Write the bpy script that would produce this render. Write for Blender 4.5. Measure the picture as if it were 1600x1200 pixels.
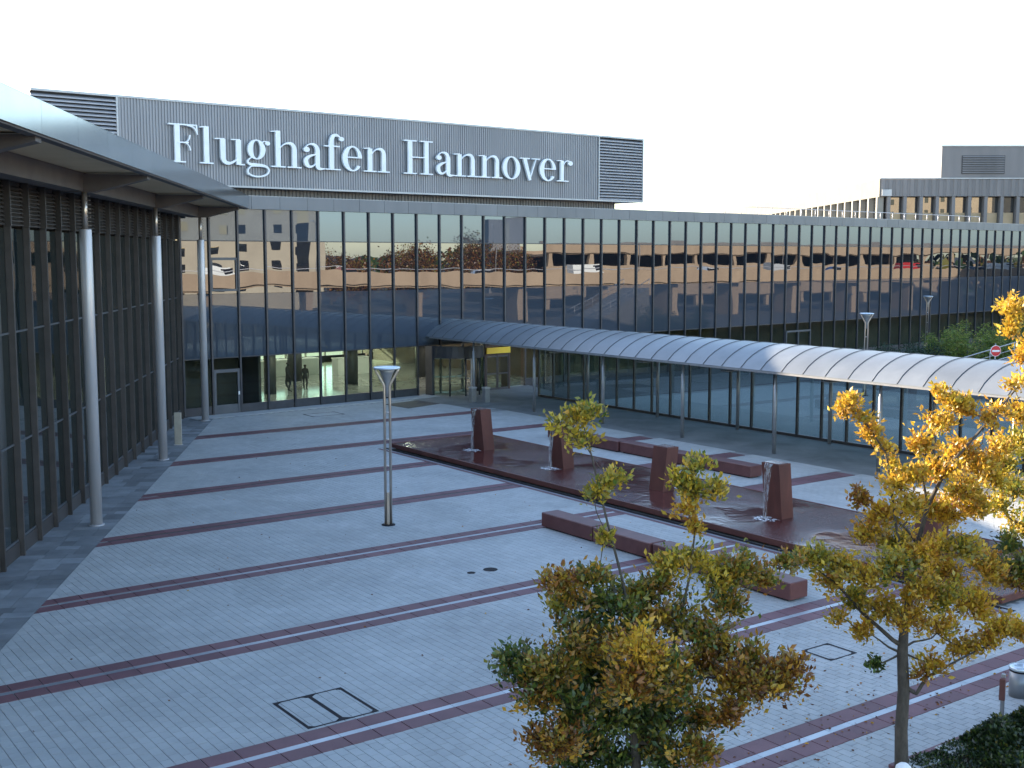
import bpy, bmesh, math, random
import numpy as np
from math import radians as R, sin, cos, pi, sqrt, hypot, atan2
from mathutils import Vector, Matrix

# ------------------------------------------------------------------ scene, camera, light
for o in list(bpy.data.objects): bpy.data.objects.remove(o)
S = bpy.context.scene
COL = S.collection
rng = random.Random(7); nrng = np.random.default_rng(11)

CAM_H = 8.5; CAM_F = 1855.0; PITCH = math.atan(200.0/1855.0)
cam_d = bpy.data.cameras.new('camera'); cam = bpy.data.objects.new('camera', cam_d); COL.objects.link(cam)
cam.location = (0, 0, CAM_H); cam.rotation_euler = (pi/2-PITCH, 0, 0)
cam_d.sensor_fit = 'HORIZONTAL'; cam_d.sensor_width = 36.0; cam_d.lens = 36.0*CAM_F/1600.0
cam_d.clip_start = 0.1; cam_d.clip_end = 6000
S.camera = cam

SUN_AZ = -65.0; SUN_EL = 21.0          # azimuth clockwise from +Y
W = bpy.data.worlds.new('World'); S.world = W; W.use_nodes = True
wn = W.node_tree.nodes; wl = W.node_tree.links; wn.clear()
sky = wn.new('ShaderNodeTexSky'); sky.sky_type = 'NISHITA'; sky.sun_disc = False
sky.sun_elevation = R(SUN_EL); sky.sun_rotation = R(SUN_AZ); sky.altitude = 50
sky.air_density = 1.0; sky.dust_density = 0.7; sky.ozone_density = 1.0
bg = wn.new('ShaderNodeBackground'); bg.inputs[1].default_value = 0.15
wo = wn.new('ShaderNodeOutputWorld'); wl.new(sky.outputs[0], bg.inputs[0]); wl.new(bg.outputs[0], wo.inputs[0])

sun_d = bpy.data.lights.new('sun', 'SUN'); sun = bpy.data.objects.new('sun', sun_d); COL.objects.link(sun)
sun_d.energy = 4.8; sun_d.angle = R(0.55); sun_d.color = (1.0, 0.84, 0.64)
sdir = Vector((cos(R(SUN_EL))*sin(R(SUN_AZ)), cos(R(SUN_EL))*cos(R(SUN_AZ)), sin(R(SUN_EL))))
sun.rotation_euler = sdir.to_track_quat('Z', 'Y').to_euler(); sun.location = (-60, 40, 60)

S.view_settings.view_transform = 'Standard'; S.view_settings.look = 'None'
S.view_settings.exposure = 2.0; S.view_settings.gamma = 1.0
S.render.engine = 'CYCLES'
S.cycles.max_bounces = 10; S.cycles.glossy_bounces = 5; S.cycles.transparent_max_bounces = 24; S.cycles.transmission_bounces = 6
S.render.film_transparent = False

# ------------------------------------------------------------------ frames of reference
def dirv(az): return Vector((sin(R(az)), cos(R(az)), 0))
class Frame:
    """local x runs along azimuth az, local y is 90 degrees to its left"""
    def __init__(s, o, az):
        s.o = Vector((o[0], o[1], 0)); s.rz = R(90-az); s.x = dirv(az); s.y = dirv(az-90)
    def w(s, a, b, z=0): 
        p = s.o+s.x*a+s.y*b; return Vector((p.x, p.y, z))
FA = Frame((-10.91, 67.84), 49.0)     # terminal facade (y = into the building)
FB = Frame((-7.0, 75.0), 52.0)        # rooftop sign box
PZ = Frame((1.30, 64.72), 54.0)       # plaza grid; towards the viewer is -y
LB = Frame((-17.46, 62.15), -6.65)    # left building glazing line; x points away from viewer, y to the left (inside)
def P(a, b, z=0): return PZ.w(a, -b, z)      # plaza coordinates, b counted towards the viewer
def T(px, py, Y):                            # a point seen at px,py standing Y metres ahead
    dx = (px-800)/CAM_F; dz = -(py-600)/CAM_F
    v = Vector((dx, cos(PITCH)+dz*sin(PITCH), -sin(PITCH)+dz*cos(PITCH)))
    return Vector((0, 0, CAM_H))+v*(Y/v.y)

# ------------------------------------------------------------------ mesh helpers
class MB:
    def __init__(s): s.v = []; s.f = []; s.smooth = []
    def add(s, vs, fs, sm=False):
        n = len(s.v); s.v += [tuple(p) for p in vs]; s.f += [tuple(i+n for i in f) for f in fs]; s.smooth += [sm]*len(fs)
    def box(s, x0, x1, y0, y1, z0, z1):
        s.add([(x0,y0,z0),(x1,y0,z0),(x1,y1,z0),(x0,y1,z0),(x0,y0,z1),(x1,y0,z1),(x1,y1,z1),(x0,y1,z1)],
              [(0,3,2,1),(4,5,6,7),(0,1,5,4),(1,2,6,5),(2,3,7,6),(3,0,4,7)])
    def cbox(s, x0, x1, y0, y1, z0, z1, c=0.02):
        """box with chamfered vertical and top edges"""
        r = [(x0+c,y0),(x1-c,y0),(x1,y0+c),(x1,y1-c),(x1-c,y1),(x0+c,y1),(x0,y1-c),(x0,y0+c)]
        q = [(x0+2*c,y0+c),(x1-2*c,y0+c),(x1-c,y0+2*c),(x1-c,y1-2*c),(x1-2*c,y1-c),(x0+2*c,y1-c),(x0+c,y1-2*c),(x0+c,y0+2*c)]
        vs = [(x,y,z0) for x,y in r]+[(x,y,z1-c) for x,y in r]+[(x,y,z1) for x,y in q]
        fs = [tuple(range(7,-1,-1)), tuple(range(16,24))]
        for i in range(8):
            j = (i+1)%8; fs += [(i,j,8+j,8+i),(8+i,8+j,16+j,16+i)]
        s.add(vs, fs)
    def prism(s, poly, z0, z1):
        n = len(poly); vs = [(x,y,z0) for x,y in poly]+[(x,y,z1) for x,y in poly]
        fs = [tuple(range(n-1,-1,-1)), tuple(range(n,2*n))]+[(i,(i+1)%n,n+(i+1)%n,n+i) for i in range(n)]
        s.add(vs, fs)
    def hexa(s, b, t):
        """eight corners: bottom ring b (ccw), top ring t"""
        s.add(list(b)+list(t), [(3,2,1,0),(4,5,6,7),(0,1,5,4),(1,2,6,5),(2,3,7,6),(3,0,4,7)])
    def tube(s, pts, rad, n=8, caps=True):
        pts = [Vector(p) for p in pts]; N = len(pts)
        rad = rad if hasattr(rad, '__len__') else [rad]*N
        vs = []; prev = None
        for i, p in enumerate(pts):
            t = (pts[min(i+1,N-1)]-pts[max(i-1,0)])
            t = t.normalized() if t.length > 1e-9 else Vector((0,0,1))
            a = prev if prev is not None else (Vector((1,0,0)) if abs(t.x) < 0.8 else Vector((0,1,0)))
            a = (a-t*a.dot(t)).normalized(); b = t.cross(a); prev = a
            for k in range(n):
                w = 2*pi*k/n; vs.append(p+(a*cos(w)+b*sin(w))*rad[i])
        fs = []
        for i in range(N-1):
            for k in range(n): fs.append((i*n+k, i*n+(k+1)%n, (i+1)*n+(k+1)%n, (i+1)*n+k))
        m = len(s.v); s.add(vs, fs, True)
        if caps:
            s.f += [tuple(m+k for k in range(n-1,-1,-1)), tuple(m+(N-1)*n+k for k in range(n))]; s.smooth += [False, False]
    def lathe(s, prof, n=20, c=(0,0)):
        vs = []; 
        for r, z in prof:
            for k in range(n): vs.append((c[0]+r*cos(2*pi*k/n), c[1]+r*sin(2*pi*k/n), z))
        fs = []
        for i in range(len(prof)-1):
            for k in range(n): fs.append((i*n+k, i*n+(k+1)%n, (i+1)*n+(k+1)%n, (i+1)*n+k))
        m = len(s.v); s.add(vs, fs, True)
        for i, flip in ((0, True), (len(prof)-1, False)):
            if prof[i][0] > 1e-4:
                f = [m+i*n+k for k in range(n)]
                s.f.append(tuple(f[::-1] if flip else f)); s.smooth.append(False)
    def mesh(s, name, mat=None):
        me = bpy.data.meshes.new(name); me.from_pydata(s.v, [], s.f)
        me.polygons.foreach_set('use_smooth', s.smooth)
        if mat: me.materials.append(mat)
        me.update(); return me
    def build(s, name, mat=None, parent=None, loc=(0,0,0), rz=0, rot=None):
        return obj(name, s.mesh(name, mat), parent, loc, rz, rot)
def obj(name, me, parent=None, loc=(0,0,0), rz=0, rot=None, scale=None):
    o = bpy.data.objects.new(name, me); COL.objects.link(o)
    o.location = loc; o.rotation_euler = rot if rot is not None else (0,0,rz)
    if scale: o.scale = scale
    if parent: o.parent = parent
    return o
def empty(name, loc=(0,0,0), rz=0):
    o = bpy.data.objects.new(name, None); COL.objects.link(o); o.location = loc; o.rotation_euler = (0,0,rz); o.empty_display_size = .2
    return o
def tag(o, label=None, cat=None, group=None, kind=None):
    if label: o['label'] = label
    if cat: o['category'] = cat
    if group: o['group'] = group
    if kind: o['kind'] = kind
    return o
def clone(src, loc, rz=0, label=None):
    r = src.copy(); COL.objects.link(r); r.location = loc; r.rotation_euler = (0,0,rz)
    if label: r['label'] = label
    for ch in list(src.children):
        c = ch.copy(); COL.objects.link(c); c.parent = r
        for g in list(ch.children):
            d = g.copy(); COL.objects.link(d); d.parent = c
    return r
def ubox(name, mat):
    """unit box: x,y,z in 0..1, shared and scaled"""
    m = MB(); m.box(0,1,0,1,0,1); return m.mesh(name, mat)

# ------------------------------------------------------------------ materials
def nodes(name):
    m = bpy.data.materials.new(name); m.use_nodes = True
    return m, m.node_tree.nodes, m.node_tree.links, m.node_tree.nodes['Principled BSDF']
def mixc(n, l, fac, a, b):
    x = n.new('ShaderNodeMix'); x.data_type = 'RGBA'
    if hasattr(fac, 'node'): l.new(fac, x.inputs[0])
    else: x.inputs[0].default_value = fac
    for sck, val in ((x.inputs[6], a), (x.inputs[7], b)):
        if hasattr(val, 'node'): l.new(val, sck)
        else: sck.default_value = (*val, 1)
    return x.outputs[2]
def math2(n, l, op, a, b=None):
    x = n.new('ShaderNodeMath'); x.operation = op
    for i, v in enumerate((a, b)):
        if v is None: continue
        if hasattr(v, 'node'): l.new(v, x.inputs[i])
        else: x.inputs[i].default_value = v
    return x.outputs[0]
def noise(n, l, scale, detail=4, rough=.55, co=None, dist=0):
    x = n.new('ShaderNodeTexNoise'); x.inputs['Scale'].default_value = scale; x.inputs['Detail'].default_value = detail
    x.inputs['Roughness'].default_value = rough; x.inputs['Distortion'].default_value = dist
    if co is not None: l.new(co, x.inputs['Vector'])
    return x.outputs[0]
def ramp(n, l, v, p0, p1):
    x = n.new('ShaderNodeMapRange'); l.new(v, x.inputs[0]); x.inputs[1].default_value = p0; x.inputs[2].default_value = p1
    return x.outputs[0]
def coords(n, which='Object'):
    return n.new('ShaderNodeTexCoord').outputs[which]
def wpos(n): return n.new('ShaderNodeNewGeometry').outputs['Position']
def surf(name, c0, c1, rough=.6, metal=0, scale=3, detail=5, bump=0, bscale=30, var=0.0, spec=.5, streak=None, world=True):
    """two-tone noisy surface, optional per-piece variation and relief"""
    m, n, l, b = nodes(name)
    co = wpos(n) if world else coords(n)
    if streak:
        mp = n.new('ShaderNodeMapping'); mp.inputs['Scale'].default_value = streak; l.new(co, mp.inputs[0]); cs = mp.outputs[0]
    else: cs = co
    f = ramp(n, l, noise(n, l, scale, detail, .6, cs), .3, .7)
    col = mixc(n, l, f, c0, c1)
    if var:
        rnd = n.new('ShaderNodeNewGeometry').outputs['Random Per Island']; oi = n.new('ShaderNodeObjectInfo').outputs['Random']
        rv = math2(n, l, 'FRACT', math2(n, l, 'ADD', rnd, oi))
        hv = n.new('ShaderNodeHueSaturation'); l.new(col, hv.inputs['Color'])
        mr = n.new('ShaderNodeMapRange'); l.new(rv, mr.inputs[0]); mr.inputs[3].default_value = 1-var; mr.inputs[4].default_value = 1+var
        l.new(mr.outputs[0], hv.inputs['Value']); col = hv.outputs[0]
    l.new(col, b.inputs['Base Color'])
    b.inputs['Roughness'].default_value = rough; b.inputs['Metallic'].default_value = metal; b.inputs['Specular IOR Level'].default_value = spec
    if bump:
        bp = n.new('ShaderNodeBump'); bp.inputs['Strength'].default_value = bump; bp.inputs['Distance'].default_value = .02
        l.new(noise(n, l, bscale, 4, .6, co), bp.inputs['Height']); l.new(bp.outputs[0], b.inputs['Normal'])
    return m
def glass(name, tint, refl, body=None, wav=0.02, wscale=.35, rough=0.0, rcol=(1,1,1), fres=.6):
    """coated facade glass: a mirror share growing with angle over tinted clear (body None) or a dark backing"""
    m, n, l, b = nodes(name); n.remove(b); out = n['Material Output']
    gl = n.new('ShaderNodeBsdfGlossy'); gl.inputs['Roughness'].default_value = rough; gl.inputs['Color'].default_value = (*rcol,1)
    if wav:
        oi = n.new('ShaderNodeObjectInfo').outputs['Random']
        vm = n.new('ShaderNodeVectorMath'); vm.operation = 'ADD'; l.new(wpos(n), vm.inputs[0])
        cx = n.new('ShaderNodeCombineXYZ'); l.new(math2(n, l, 'MULTIPLY', oi, 37.0), cx.inputs[0]); l.new(cx.outputs[0], vm.inputs[1])
        bp = n.new('ShaderNodeBump'); bp.inputs['Strength'].default_value = 1.0; bp.inputs['Distance'].default_value = wav
        l.new(noise(n, l, wscale, 1, .4, vm.outputs[0]), bp.inputs['Height']); l.new(bp.outputs[0], gl.inputs['Normal'])
    if body is None:
        bs = n.new('ShaderNodeBsdfTransparent'); bs.inputs[0].default_value = (*tint,1)
    else:
        bs = n.new('ShaderNodeBsdfDiffuse'); bs.inputs[0].default_value = (*body,1)
    lw = n.new('ShaderNodeLayerWeight'); lw.inputs[0].default_value = .35
    f = math2(n, l, 'ADD', refl, math2(n, l, 'MULTIPLY', math2(n, l, 'POWER', lw.outputs['Facing'], 4.0), fres))
    mx = n.new('ShaderNodeMixShader'); l.new(f, mx.inputs[0]); l.new(bs.outputs[0], mx.inputs[1]); l.new(gl.outputs[0], mx.inputs[2])
    l.new(mx.outputs[0], out.inputs[0]); return m
def emit(name, col, e):
    m, n, l, b = nodes(name); b.inputs['Base Color'].default_value = (*col,1); b.inputs['Emission Color'].default_value = (*col,1); b.inputs['Emission Strength'].default_value = e
    return m
M = {}
M['ground'] = surf('ground_asphalt', (.055,.055,.058), (.085,.085,.088), .9, scale=.6, bump=.2, bscale=60)
M['joint'] = surf('paving_joint', (.22,.225,.225), (.26,.265,.26), .95, scale=2)
M['paver'] = surf('pale_paver', (.355,.368,.368), (.43,.44,.435), .72, scale=.55, detail=6, bump=.15, bscale=90, var=.06)
def stain(m, sc=.22, lo=.84):
    n, l = m.node_tree.nodes, m.node_tree.links; b = n['Principled BSDF']; src = b.inputs['Base Color'].links[0].from_socket
    f1 = ramp(n, l, noise(n, l, sc, 6, .65, wpos(n), .8), .35, .62); f2 = ramp(n, l, noise(n, l, 2.6, 5, .7, wpos(n)), .62, .74)
    d1 = mixc(n, l, f1, (lo,lo,lo*.99), (1,1,1)); d2 = mixc(n, l, math2(n, l, 'MULTIPLY', f2, .5), (1,1,1), (.62,.61,.58))
    for d in (d1, d2):
        x = n.new('ShaderNodeMix'); x.data_type = 'RGBA'; x.blend_type = 'MULTIPLY'; x.inputs[0].default_value = 1
        l.new(src, x.inputs[6]); l.new(d, x.inputs[7]); src = x.outputs[2]
    l.new(src, b.inputs['Base Color'])
stain(M['paver'])
M['red'] = surf('red_paver', (.115,.048,.056), (.16,.07,.078), .62, scale=1.4, bump=.15, bscale=80, var=.12)
M['drain'] = surf('drain_channel', (.28,.30,.33), (.42,.44,.47), .35, metal=.5, scale=.8, var=.1)
M['drain_dark'] = surf('drain_slot', (.03,.03,.033), (.06,.06,.065), .6, scale=5)
M['slab'] = surf('walkway_slab', (.15,.165,.18), (.235,.25,.265), .6, scale=1.1, bump=.1, bscale=50, var=.33)
M['walk'] = surf('canopy_walk_paving', (.15,.16,.165), (.21,.22,.22), .7, scale=.5, detail=7, bump=.15, bscale=50)
M['paleband'] = surf('pale_band_paving', (.36,.375,.38), (.45,.46,.455), .7, scale=.9, bump=.1, bscale=50, var=.05)
stain(M['walk'], .5, .7); stain(M['slab'], .6, .8)
M['mullion'] = surf('dark_mullion', (.045,.047,.055), (.065,.067,.075), .42, metal=.4, scale=2, var=.1)
M['fin'] = surf('bronze_fin', (.05,.044,.042), (.075,.066,.062), .5, metal=.3, scale=2, var=.12)
M['zinc'] = surf('zinc_panel', (.14,.15,.163), (.175,.186,.20), .5, metal=.35, scale=.7, var=.07, streak=(1,1,.25))
M['fascia'] = surf('metal_fascia', (.33,.38,.43), (.39,.44,.49), .17, metal=.9, scale=.4, var=.03)
M['clad'] = surf('ribbed_cladding', (.235,.24,.255), (.295,.30,.315), .5, metal=.3, scale=.5, streak=(1,1,.2))
M['cladtrim'] = surf('cladding_trim', (.36,.37,.38), (.45,.46,.46), .5, metal=.3, scale=1)
M['louvre'] = surf('louvre_slat', (.27,.28,.31), (.33,.34,.37), .5, metal=.35, scale=2, var=.05)
M['doorgrey'] = surf('grey_door_frame', (.075,.08,.09), (.105,.11,.12), .5, metal=.2, scale=2)
M['dark'] = surf('dark_backing', (.012,.012,.014), (.02,.02,.022), .8, scale=2)
M['letter'] = surf('white_letter', (.74,.78,.80), (.82,.85,.86), .4, scale=2)
M['steel'] = surf('brushed_steel', (.44,.43,.44), (.52,.51,.52), .4, metal=.4, scale=3, streak=(3,3,.3))
M['post'] = surf('grey_post', (.24,.245,.255), (.31,.315,.325), .42, metal=.5, scale=3)
M['lampsteel'] = surf('lamp_tube_steel', (.42,.36,.31), (.56,.49,.43), .3, metal=.8, scale=4, streak=(4,4,.5))
M['disc'] = surf('lamp_disc', (.50,.58,.66), (.60,.67,.74), .25, metal=.5, scale=3)
M['corten'] = surf('rusted_steel', (.072,.023,.018), (.13,.042,.031), .62, scale=1.6, detail=7, bump=.1, bscale=40, streak=(1,1,.35))
M['benchm'] = surf('red_bench_stone', (.088,.03,.029), (.145,.055,.051), .5, scale=2.2, detail=7, bump=.08, bscale=60, var=.08)
M['soffit'] = surf('tan_soffit', (.50,.37,.22), (.57,.43,.27), .7, scale=.8)
M['beam'] = surf('brown_beam', (.075,.062,.06), (.105,.09,.085), .6, scale=1.2)
M['roofgravel'] = surf('roof_gravel', (.20,.20,.20), (.30,.30,.29), .9, scale=3)
M['canopy'] = surf('canopy_sheet', (.165,.178,.19), (.21,.225,.236), .36, metal=.35, scale=.9, detail=8, var=.08, spec=.6)
M['seam'] = surf('canopy_seam', (.085,.09,.10), (.12,.125,.135), .5, metal=.4, scale=3)
M['under'] = surf('canopy_lining', (.16,.16,.165), (.22,.22,.225), .7, scale=1)
M['concrete'] = surf('tan_concrete', (.30,.215,.145), (.40,.295,.20), .85, scale=.35, detail=7, bump=.1, bscale=12, streak=(1,1,.3))
M['hotelwall'] = surf('beige_render', (.36,.31,.235), (.43,.375,.285), .85, scale=.3)
M['bark'] = surf('bark', (.045,.037,.03), (.10,.083,.066), .9, scale=14, bump=.5, bscale=40, streak=(1,1,.4), world=False)
M['soil'] = surf('soil', (.035,.024,.018), (.07,.048,.035), .95, scale=6, bump=.5, bscale=30)
M['whitewall'] = surf('pale_wall_sheet', (.205,.195,.17), (.25,.235,.205), .6, scale=.5)
M['flank'] = surf('cream_ribbed_flank', (.13,.122,.10), (.16,.15,.125), .7, scale=.5)
M['greyclad'] = surf('grey_brown_clad', (.155,.15,.15), (.20,.19,.19), .6, scale=.6, streak=(1,1,.2))
M['hallfloor'] = surf('polished_hall_floor', (.34,.36,.34), (.42,.44,.42), .12, scale=1)
M['white'] = surf('white_board', (.74,.76,.74), (.80,.82,.80), .5, scale=2)
M['counter'] = surf('pale_counter', (.55,.60,.58), (.64,.68,.66), .4, scale=2)
M['brownwall'] = surf('dark_brown_wall', (.045,.028,.022), (.075,.046,.036), .7, scale=1)
M['darkcol'] = surf('dark_hall_column', (.035,.037,.04), (.05,.052,.055), .5, scale=2)
M['yellow'] = surf('yellow_sign', (.78,.50,.02), (.84,.56,.03), .45, scale=3)
M['signred'] = surf('sign_red', (.55,.02,.03), (.62,.03,.04), .4, scale=3)
M['signwhite'] = surf('sign_white', (.78,.78,.78), (.84,.84,.84), .4, scale=3)
M['iron'] = surf('cast_iron', (.010,.008,.011), (.018,.015,.018), .7, scale=12, bump=.2, bscale=60, spec=.2)
M['beige'] = surf('beige_post', (.30,.27,.22), (.36,.33,.27), .6, scale=3)
M['block'] = surf('concrete_block', (.40,.40,.38), (.50,.50,.47), .8, scale=3, bump=.2, bscale=30)
M['cloth1'] = surf('dark_coat', (.015,.016,.02), (.03,.03,.034), .85, scale=12, world=False)
M['hair'] = surf('dark_hair', (.012,.009,.007), (.03,.022,.016), .6, scale=30, world=False)
M['g_mirror'] = glass('coated_glass', None, .20, (.010,.013,.018), wav=.007, wscale=.45, rcol=(.66,.74,.86))
M['g_shade'] = glass('shade_tinted_glass', None, .075, (.046,.058,.076), wav=.004, wscale=.4, rcol=(.85,.92,1.0))  # blue-grey body paints in the reflected shade below the elevated road
M['g_top'] = glass('coated_glass_top', None, .16, (.035,.046,.060), wav=.003, wscale=.4, rcol=(.40,.53,.76))
M['g_clear'] = glass('clear_glass', (.84,.92,.86), .015, None, wav=.006, fres=.2)
M['g_back'] = glass('green_glass', (.86,.95,.88), .03, None, wav=0)
M['g_left'] = glass('dark_glass', None, .2, (.012,.017,.016), wav=.006, wscale=.5)
M['g_screen'] = glass('screen_glass', (.70,.80,.80), .13, None, wav=.004)
M['g_far'] = glass('far_window_glass', None, .16, (.02,.022,.026), wav=0)
M['fill_on'] = emit('hall_fill_light', (1.0, .94, .78), 16.0)  # glow for the ceiling strips added to brighten the hall

def water_mat():
    m, n, l, b = nodes('rippled_pool_water'); co = wpos(n)
    b.inputs['Base Color'].default_value = (.085,.024,.021,1); b.inputs['Roughness'].default_value = .10; b.inputs['Specular IOR Level'].default_value = .6
    n1 = noise(n, l, 1.1, 3, .6, co, 1.2); n2 = noise(n, l, 11.0, 4, .6, co, .4)
    patch = ramp(n, l, noise(n, l, .35, 2, .5, co), .42, .62)
    hgt = math2(n, l, 'ADD', math2(n, l, 'MULTIPLY', n1, .2), math2(n, l, 'MULTIPLY', math2(n, l, 'MULTIPLY', n2, patch), .9))
    bp = n.new('ShaderNodeBump'); bp.inputs['Strength'].default_value = .75; bp.inputs['Distance'].default_value = .06
    l.new(hgt, bp.inputs['Height']); l.new(bp.outputs[0], b.inputs['Normal']); return m
M['water'] = water_mat()
def fall_mat():
    m, n, l, b = nodes('falling_water'); n.remove(b); out = n['Material Output']; co = wpos(n)
    gl = n.new('ShaderNodeBsdfGlossy'); gl.inputs['Roughness'].default_value = .15
    df = n.new('ShaderNodeBsdfTranslucent'); df.inputs[0].default_value = (.85,.9,.95,1)
    d2 = n.new('ShaderNodeBsdfDiffuse'); d2.inputs[0].default_value = (.8,.85,.9,1)
    a1 = n.new('ShaderNodeMixShader'); a1.inputs[0].default_value = .5; l.new(df.outputs[0], a1.inputs[1]); l.new(d2.outputs[0], a1.inputs[2])
    a2 = n.new('ShaderNodeMixShader'); a2.inputs[0].default_value = .35; l.new(a1.outputs[0], a2.inputs[1]); l.new(gl.outputs[0], a2.inputs[2])
    tr = n.new('ShaderNodeBsdfTransparent')
    mp = n.new('ShaderNodeMapping'); mp.inputs['Scale'].default_value = (14,14,1.2); l.new(co, mp.inputs[0])
    f = ramp(n, l, noise(n, l, 1.6, 4, .6, mp.outputs[0]), .36, .72)
    a3 = n.new('ShaderNodeMixShader'); l.new(f, a3.inputs[0]); l.new(tr.outputs[0], a3.inputs[1]); l.new(a2.outputs[0], a3.inputs[2])
    l.new(a3.outputs[0], out.inputs[0]); return m
M['fall'] = fall_mat()
def foam_mat():
    m, n, l, b = nodes('foam'); n.remove(b); out = n['Material Output']; co = wpos(n)
    d2 = n.new('ShaderNodeBsdfDiffuse'); d2.inputs[0].default_value = (.82,.85,.88,1); tr = n.new('ShaderNodeBsdfTransparent')
    f = ramp(n, l, noise(n, l, 9, 5, .7, co), .45, .62)
    a3 = n.new('ShaderNodeMixShader'); l.new(f, a3.inputs[0]); l.new(tr.outputs[0], a3.inputs[1]); l.new(d2.outputs[0], a3.inputs[2])
    l.new(a3.outputs[0], out.inputs[0]); return m
M['foam'] = foam_mat()
def leaf_mat(name, trans=.35):
    m, n, l, b = nodes(name); n.remove(b); out = n['Material Output']
    at = n.new('ShaderNodeAttribute'); at.attribute_name = 'leafcol'
    df = n.new('ShaderNodeBsdfDiffuse'); tl = n.new('ShaderNodeBsdfTranslucent'); gl = n.new('ShaderNodeBsdfGlossy'); gl.inputs['Roughness'].default_value = .4
    l.new(at.outputs['Color'], df.inputs[0]); l.new(at.outputs['Color'], tl.inputs[0])
    a1 = n.new('ShaderNodeMixShader'); a1.inputs[0].default_value = trans; l.new(df.outputs[0], a1.inputs[1]); l.new(tl.outputs[0], a1.inputs[2])
    a2 = n.new('ShaderNodeMixShader'); a2.inputs[0].default_value = .045; l.new(a1.outputs[0], a2.inputs[1]); l.new(gl.outputs[0], a2.inputs[2])
    l.new(a2.outputs[0], out.inputs[0]); return m
M['leaf'] = leaf_mat('autumn_leaf', .45); M['leafg'] = leaf_mat('green_leaf', .25)

# ================================================================== SETTING: ground and plaza paving
g = MB(); g.add([(-2500,-2500,-.03),(2500,-2500,-.03),(2500,2500,-.03),(-2500,2500,-.03)], [(0,1,2,3)])
tag(g.build('ground', M['ground']), kind='structure')

# plaza base (joint colour) in world coordinates
EDGE0 = Vector((-11.11, 25.15)); EDGE1 = Vector((-15.57, 60.91)); EDIR = (EDGE1-EDGE0).normalized()
def edgex(y): return EDGE0.x+EDIR.x/EDIR.y*(y-EDGE0.y)
def edge_side(p): return (p[0]-EDGE0.x)*EDIR.y-(p[1]-EDGE0.y)*EDIR.x   # >0 on the plaza side
def facade_y(a): # plaza b of the terminal facade at plaza a
    p = PZ.w(a, 0); d = (p-FA.o); n = Vector((FA.x.y,-FA.x.x,0)); # towards viewer
    k = d.dot(n)/Vector((-PZ.y.x,-PZ.y.y,0)).dot(n); return -k
STR = [-1.8, 4.45, 10.5, 16.3, 22.05, 27.65, 33.3, 38.3]
SW = .50        # half width of a stripe
A0, A1, B1 = -44.0, 4.3, 39.9
WALK_A = -1.0   # the darker walk under the canopy starts here
POOL = (-12.85, -7.7, 6.3, 35.8)

plaza = MB()
pb = [P(A0,B1), P(24,B1), P(24,-2), P(A1,-2), P(A1,-13), P(-20,-13), P(A0,-2)]
plaza.add([(q.x,q.y,-.012) for q in pb], [tuple(range(len(pb)))])
plaza_o = tag(plaza.build('plaza_paving', M['joint']), kind='structure')

def clip(poly, side):
    out = []
    for i, p in enumerate(poly):
        q = poly[(i+1)%len(poly)]; sp, sq = side(p), side(q)
        if sp >= 0: out.append(p)
        if (sp >= 0) != (sq >= 0):
            t = sp/(sp-sq); out.append((p[0]+(q[0]-p[0])*t, p[1]+(q[1]-p[1])*t))
    return out
def in_view(p, m=190):
    Y = p.y
    if Y < 3: return False
    c = Vector((p.x, p.y*cos(PITCH)+CAM_H*sin(PITCH)*1.0, 0))
    x = 800+CAM_F*p.x/(p.y*cos(PITCH)+CAM_H*sin(PITCH)); y = 600-CAM_F*(p.y*sin(PITCH)-CAM_H*cos(PITCH))/(p.y*cos(PITCH)+CAM_H*sin(PITCH))
    return -m*2 < x < 1600+m*2 and y < 1200+m*1.6
HOLES = [(-29.93,-28.47,31.2,32.72), (-19.36,-18.5,35.1,35.9)]      # paved hatches in steel frames
PU, PV, GAP = .20, .30, .007
single = MB(); hx, hy = (PU-GAP)/2, (PV-GAP)/2; c = .004
single.add([(-hx,-hy,-.012),(hx,-hy,-.012),(hx,hy,-.012),(-hx,hy,-.012),(-hx+c,-hy+c,0),(hx-c,-hy+c,0),(hx-c,hy-c,0),(-hx+c,hy-c,0)],
           [(4,5,6,7),(0,1,5,4),(1,2,6,5),(2,3,7,6),(3,0,4,7)])
paver_me = single.mesh('paver', M['paver'])
VV = []; FF = []; cand = []
bands = list(zip([STR[0]-6.3]+STR, STR+[B1+SW]))
for bi, (s0, s1) in enumerate(bands):
    lo = s0+SW if bi else -9.0; hi = s1-SW
    nrow = int((hi-lo)/PV)
    a = A0; col = 0
    while a < A1:
        off = PV/2 if col % 2 else 0.0
        bb = lo-off
        # courses
        while bb < hi-1e-6:
            b0 = max(bb, lo); b1 = min(bb+PV, hi); bb += PV
            if b1-b0 < .04: continue
            a0, a1 = a, a+PU
            w = P((a0+a1)/2, (b0+b1)/2)
            if not in_view(w): continue
            if POOL[0]-.35 < (a0+a1)/2 < POOL[1] and POOL[2]-.2 < (b0+b1)/2 < POOL[3]: continue
            if a0 > WALK_A-.01 and b0 < 30.5: continue
            if a0 > WALK_A-1.2 and b0 < -3.0: continue
            if b0 < facade_y(a0)+1.3: continue
            sd = edge_side((w.x, w.y))
            if sd < -.25: continue
            full = sd > .25 and b1-b0 > PV-.01
            if full:
                cand.append((w, a0, b0))
            else:
                q = [P(x,y) for x,y in ((a0+GAP/2,b1-GAP/2),(a1-GAP/2,b1-GAP/2),(a1-GAP/2,b0+GAP/2),(a0+GAP/2,b0+GAP/2))]
                q = clip([(p.x,p.y) for p in q], edge_side)
                if len(q) >= 3:
                    n0 = len(VV); VV += [(x,y,0) for x,y in q]; FF.append(tuple(range(n0, n0+len(q))))
        a += PU; col += 1
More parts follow.
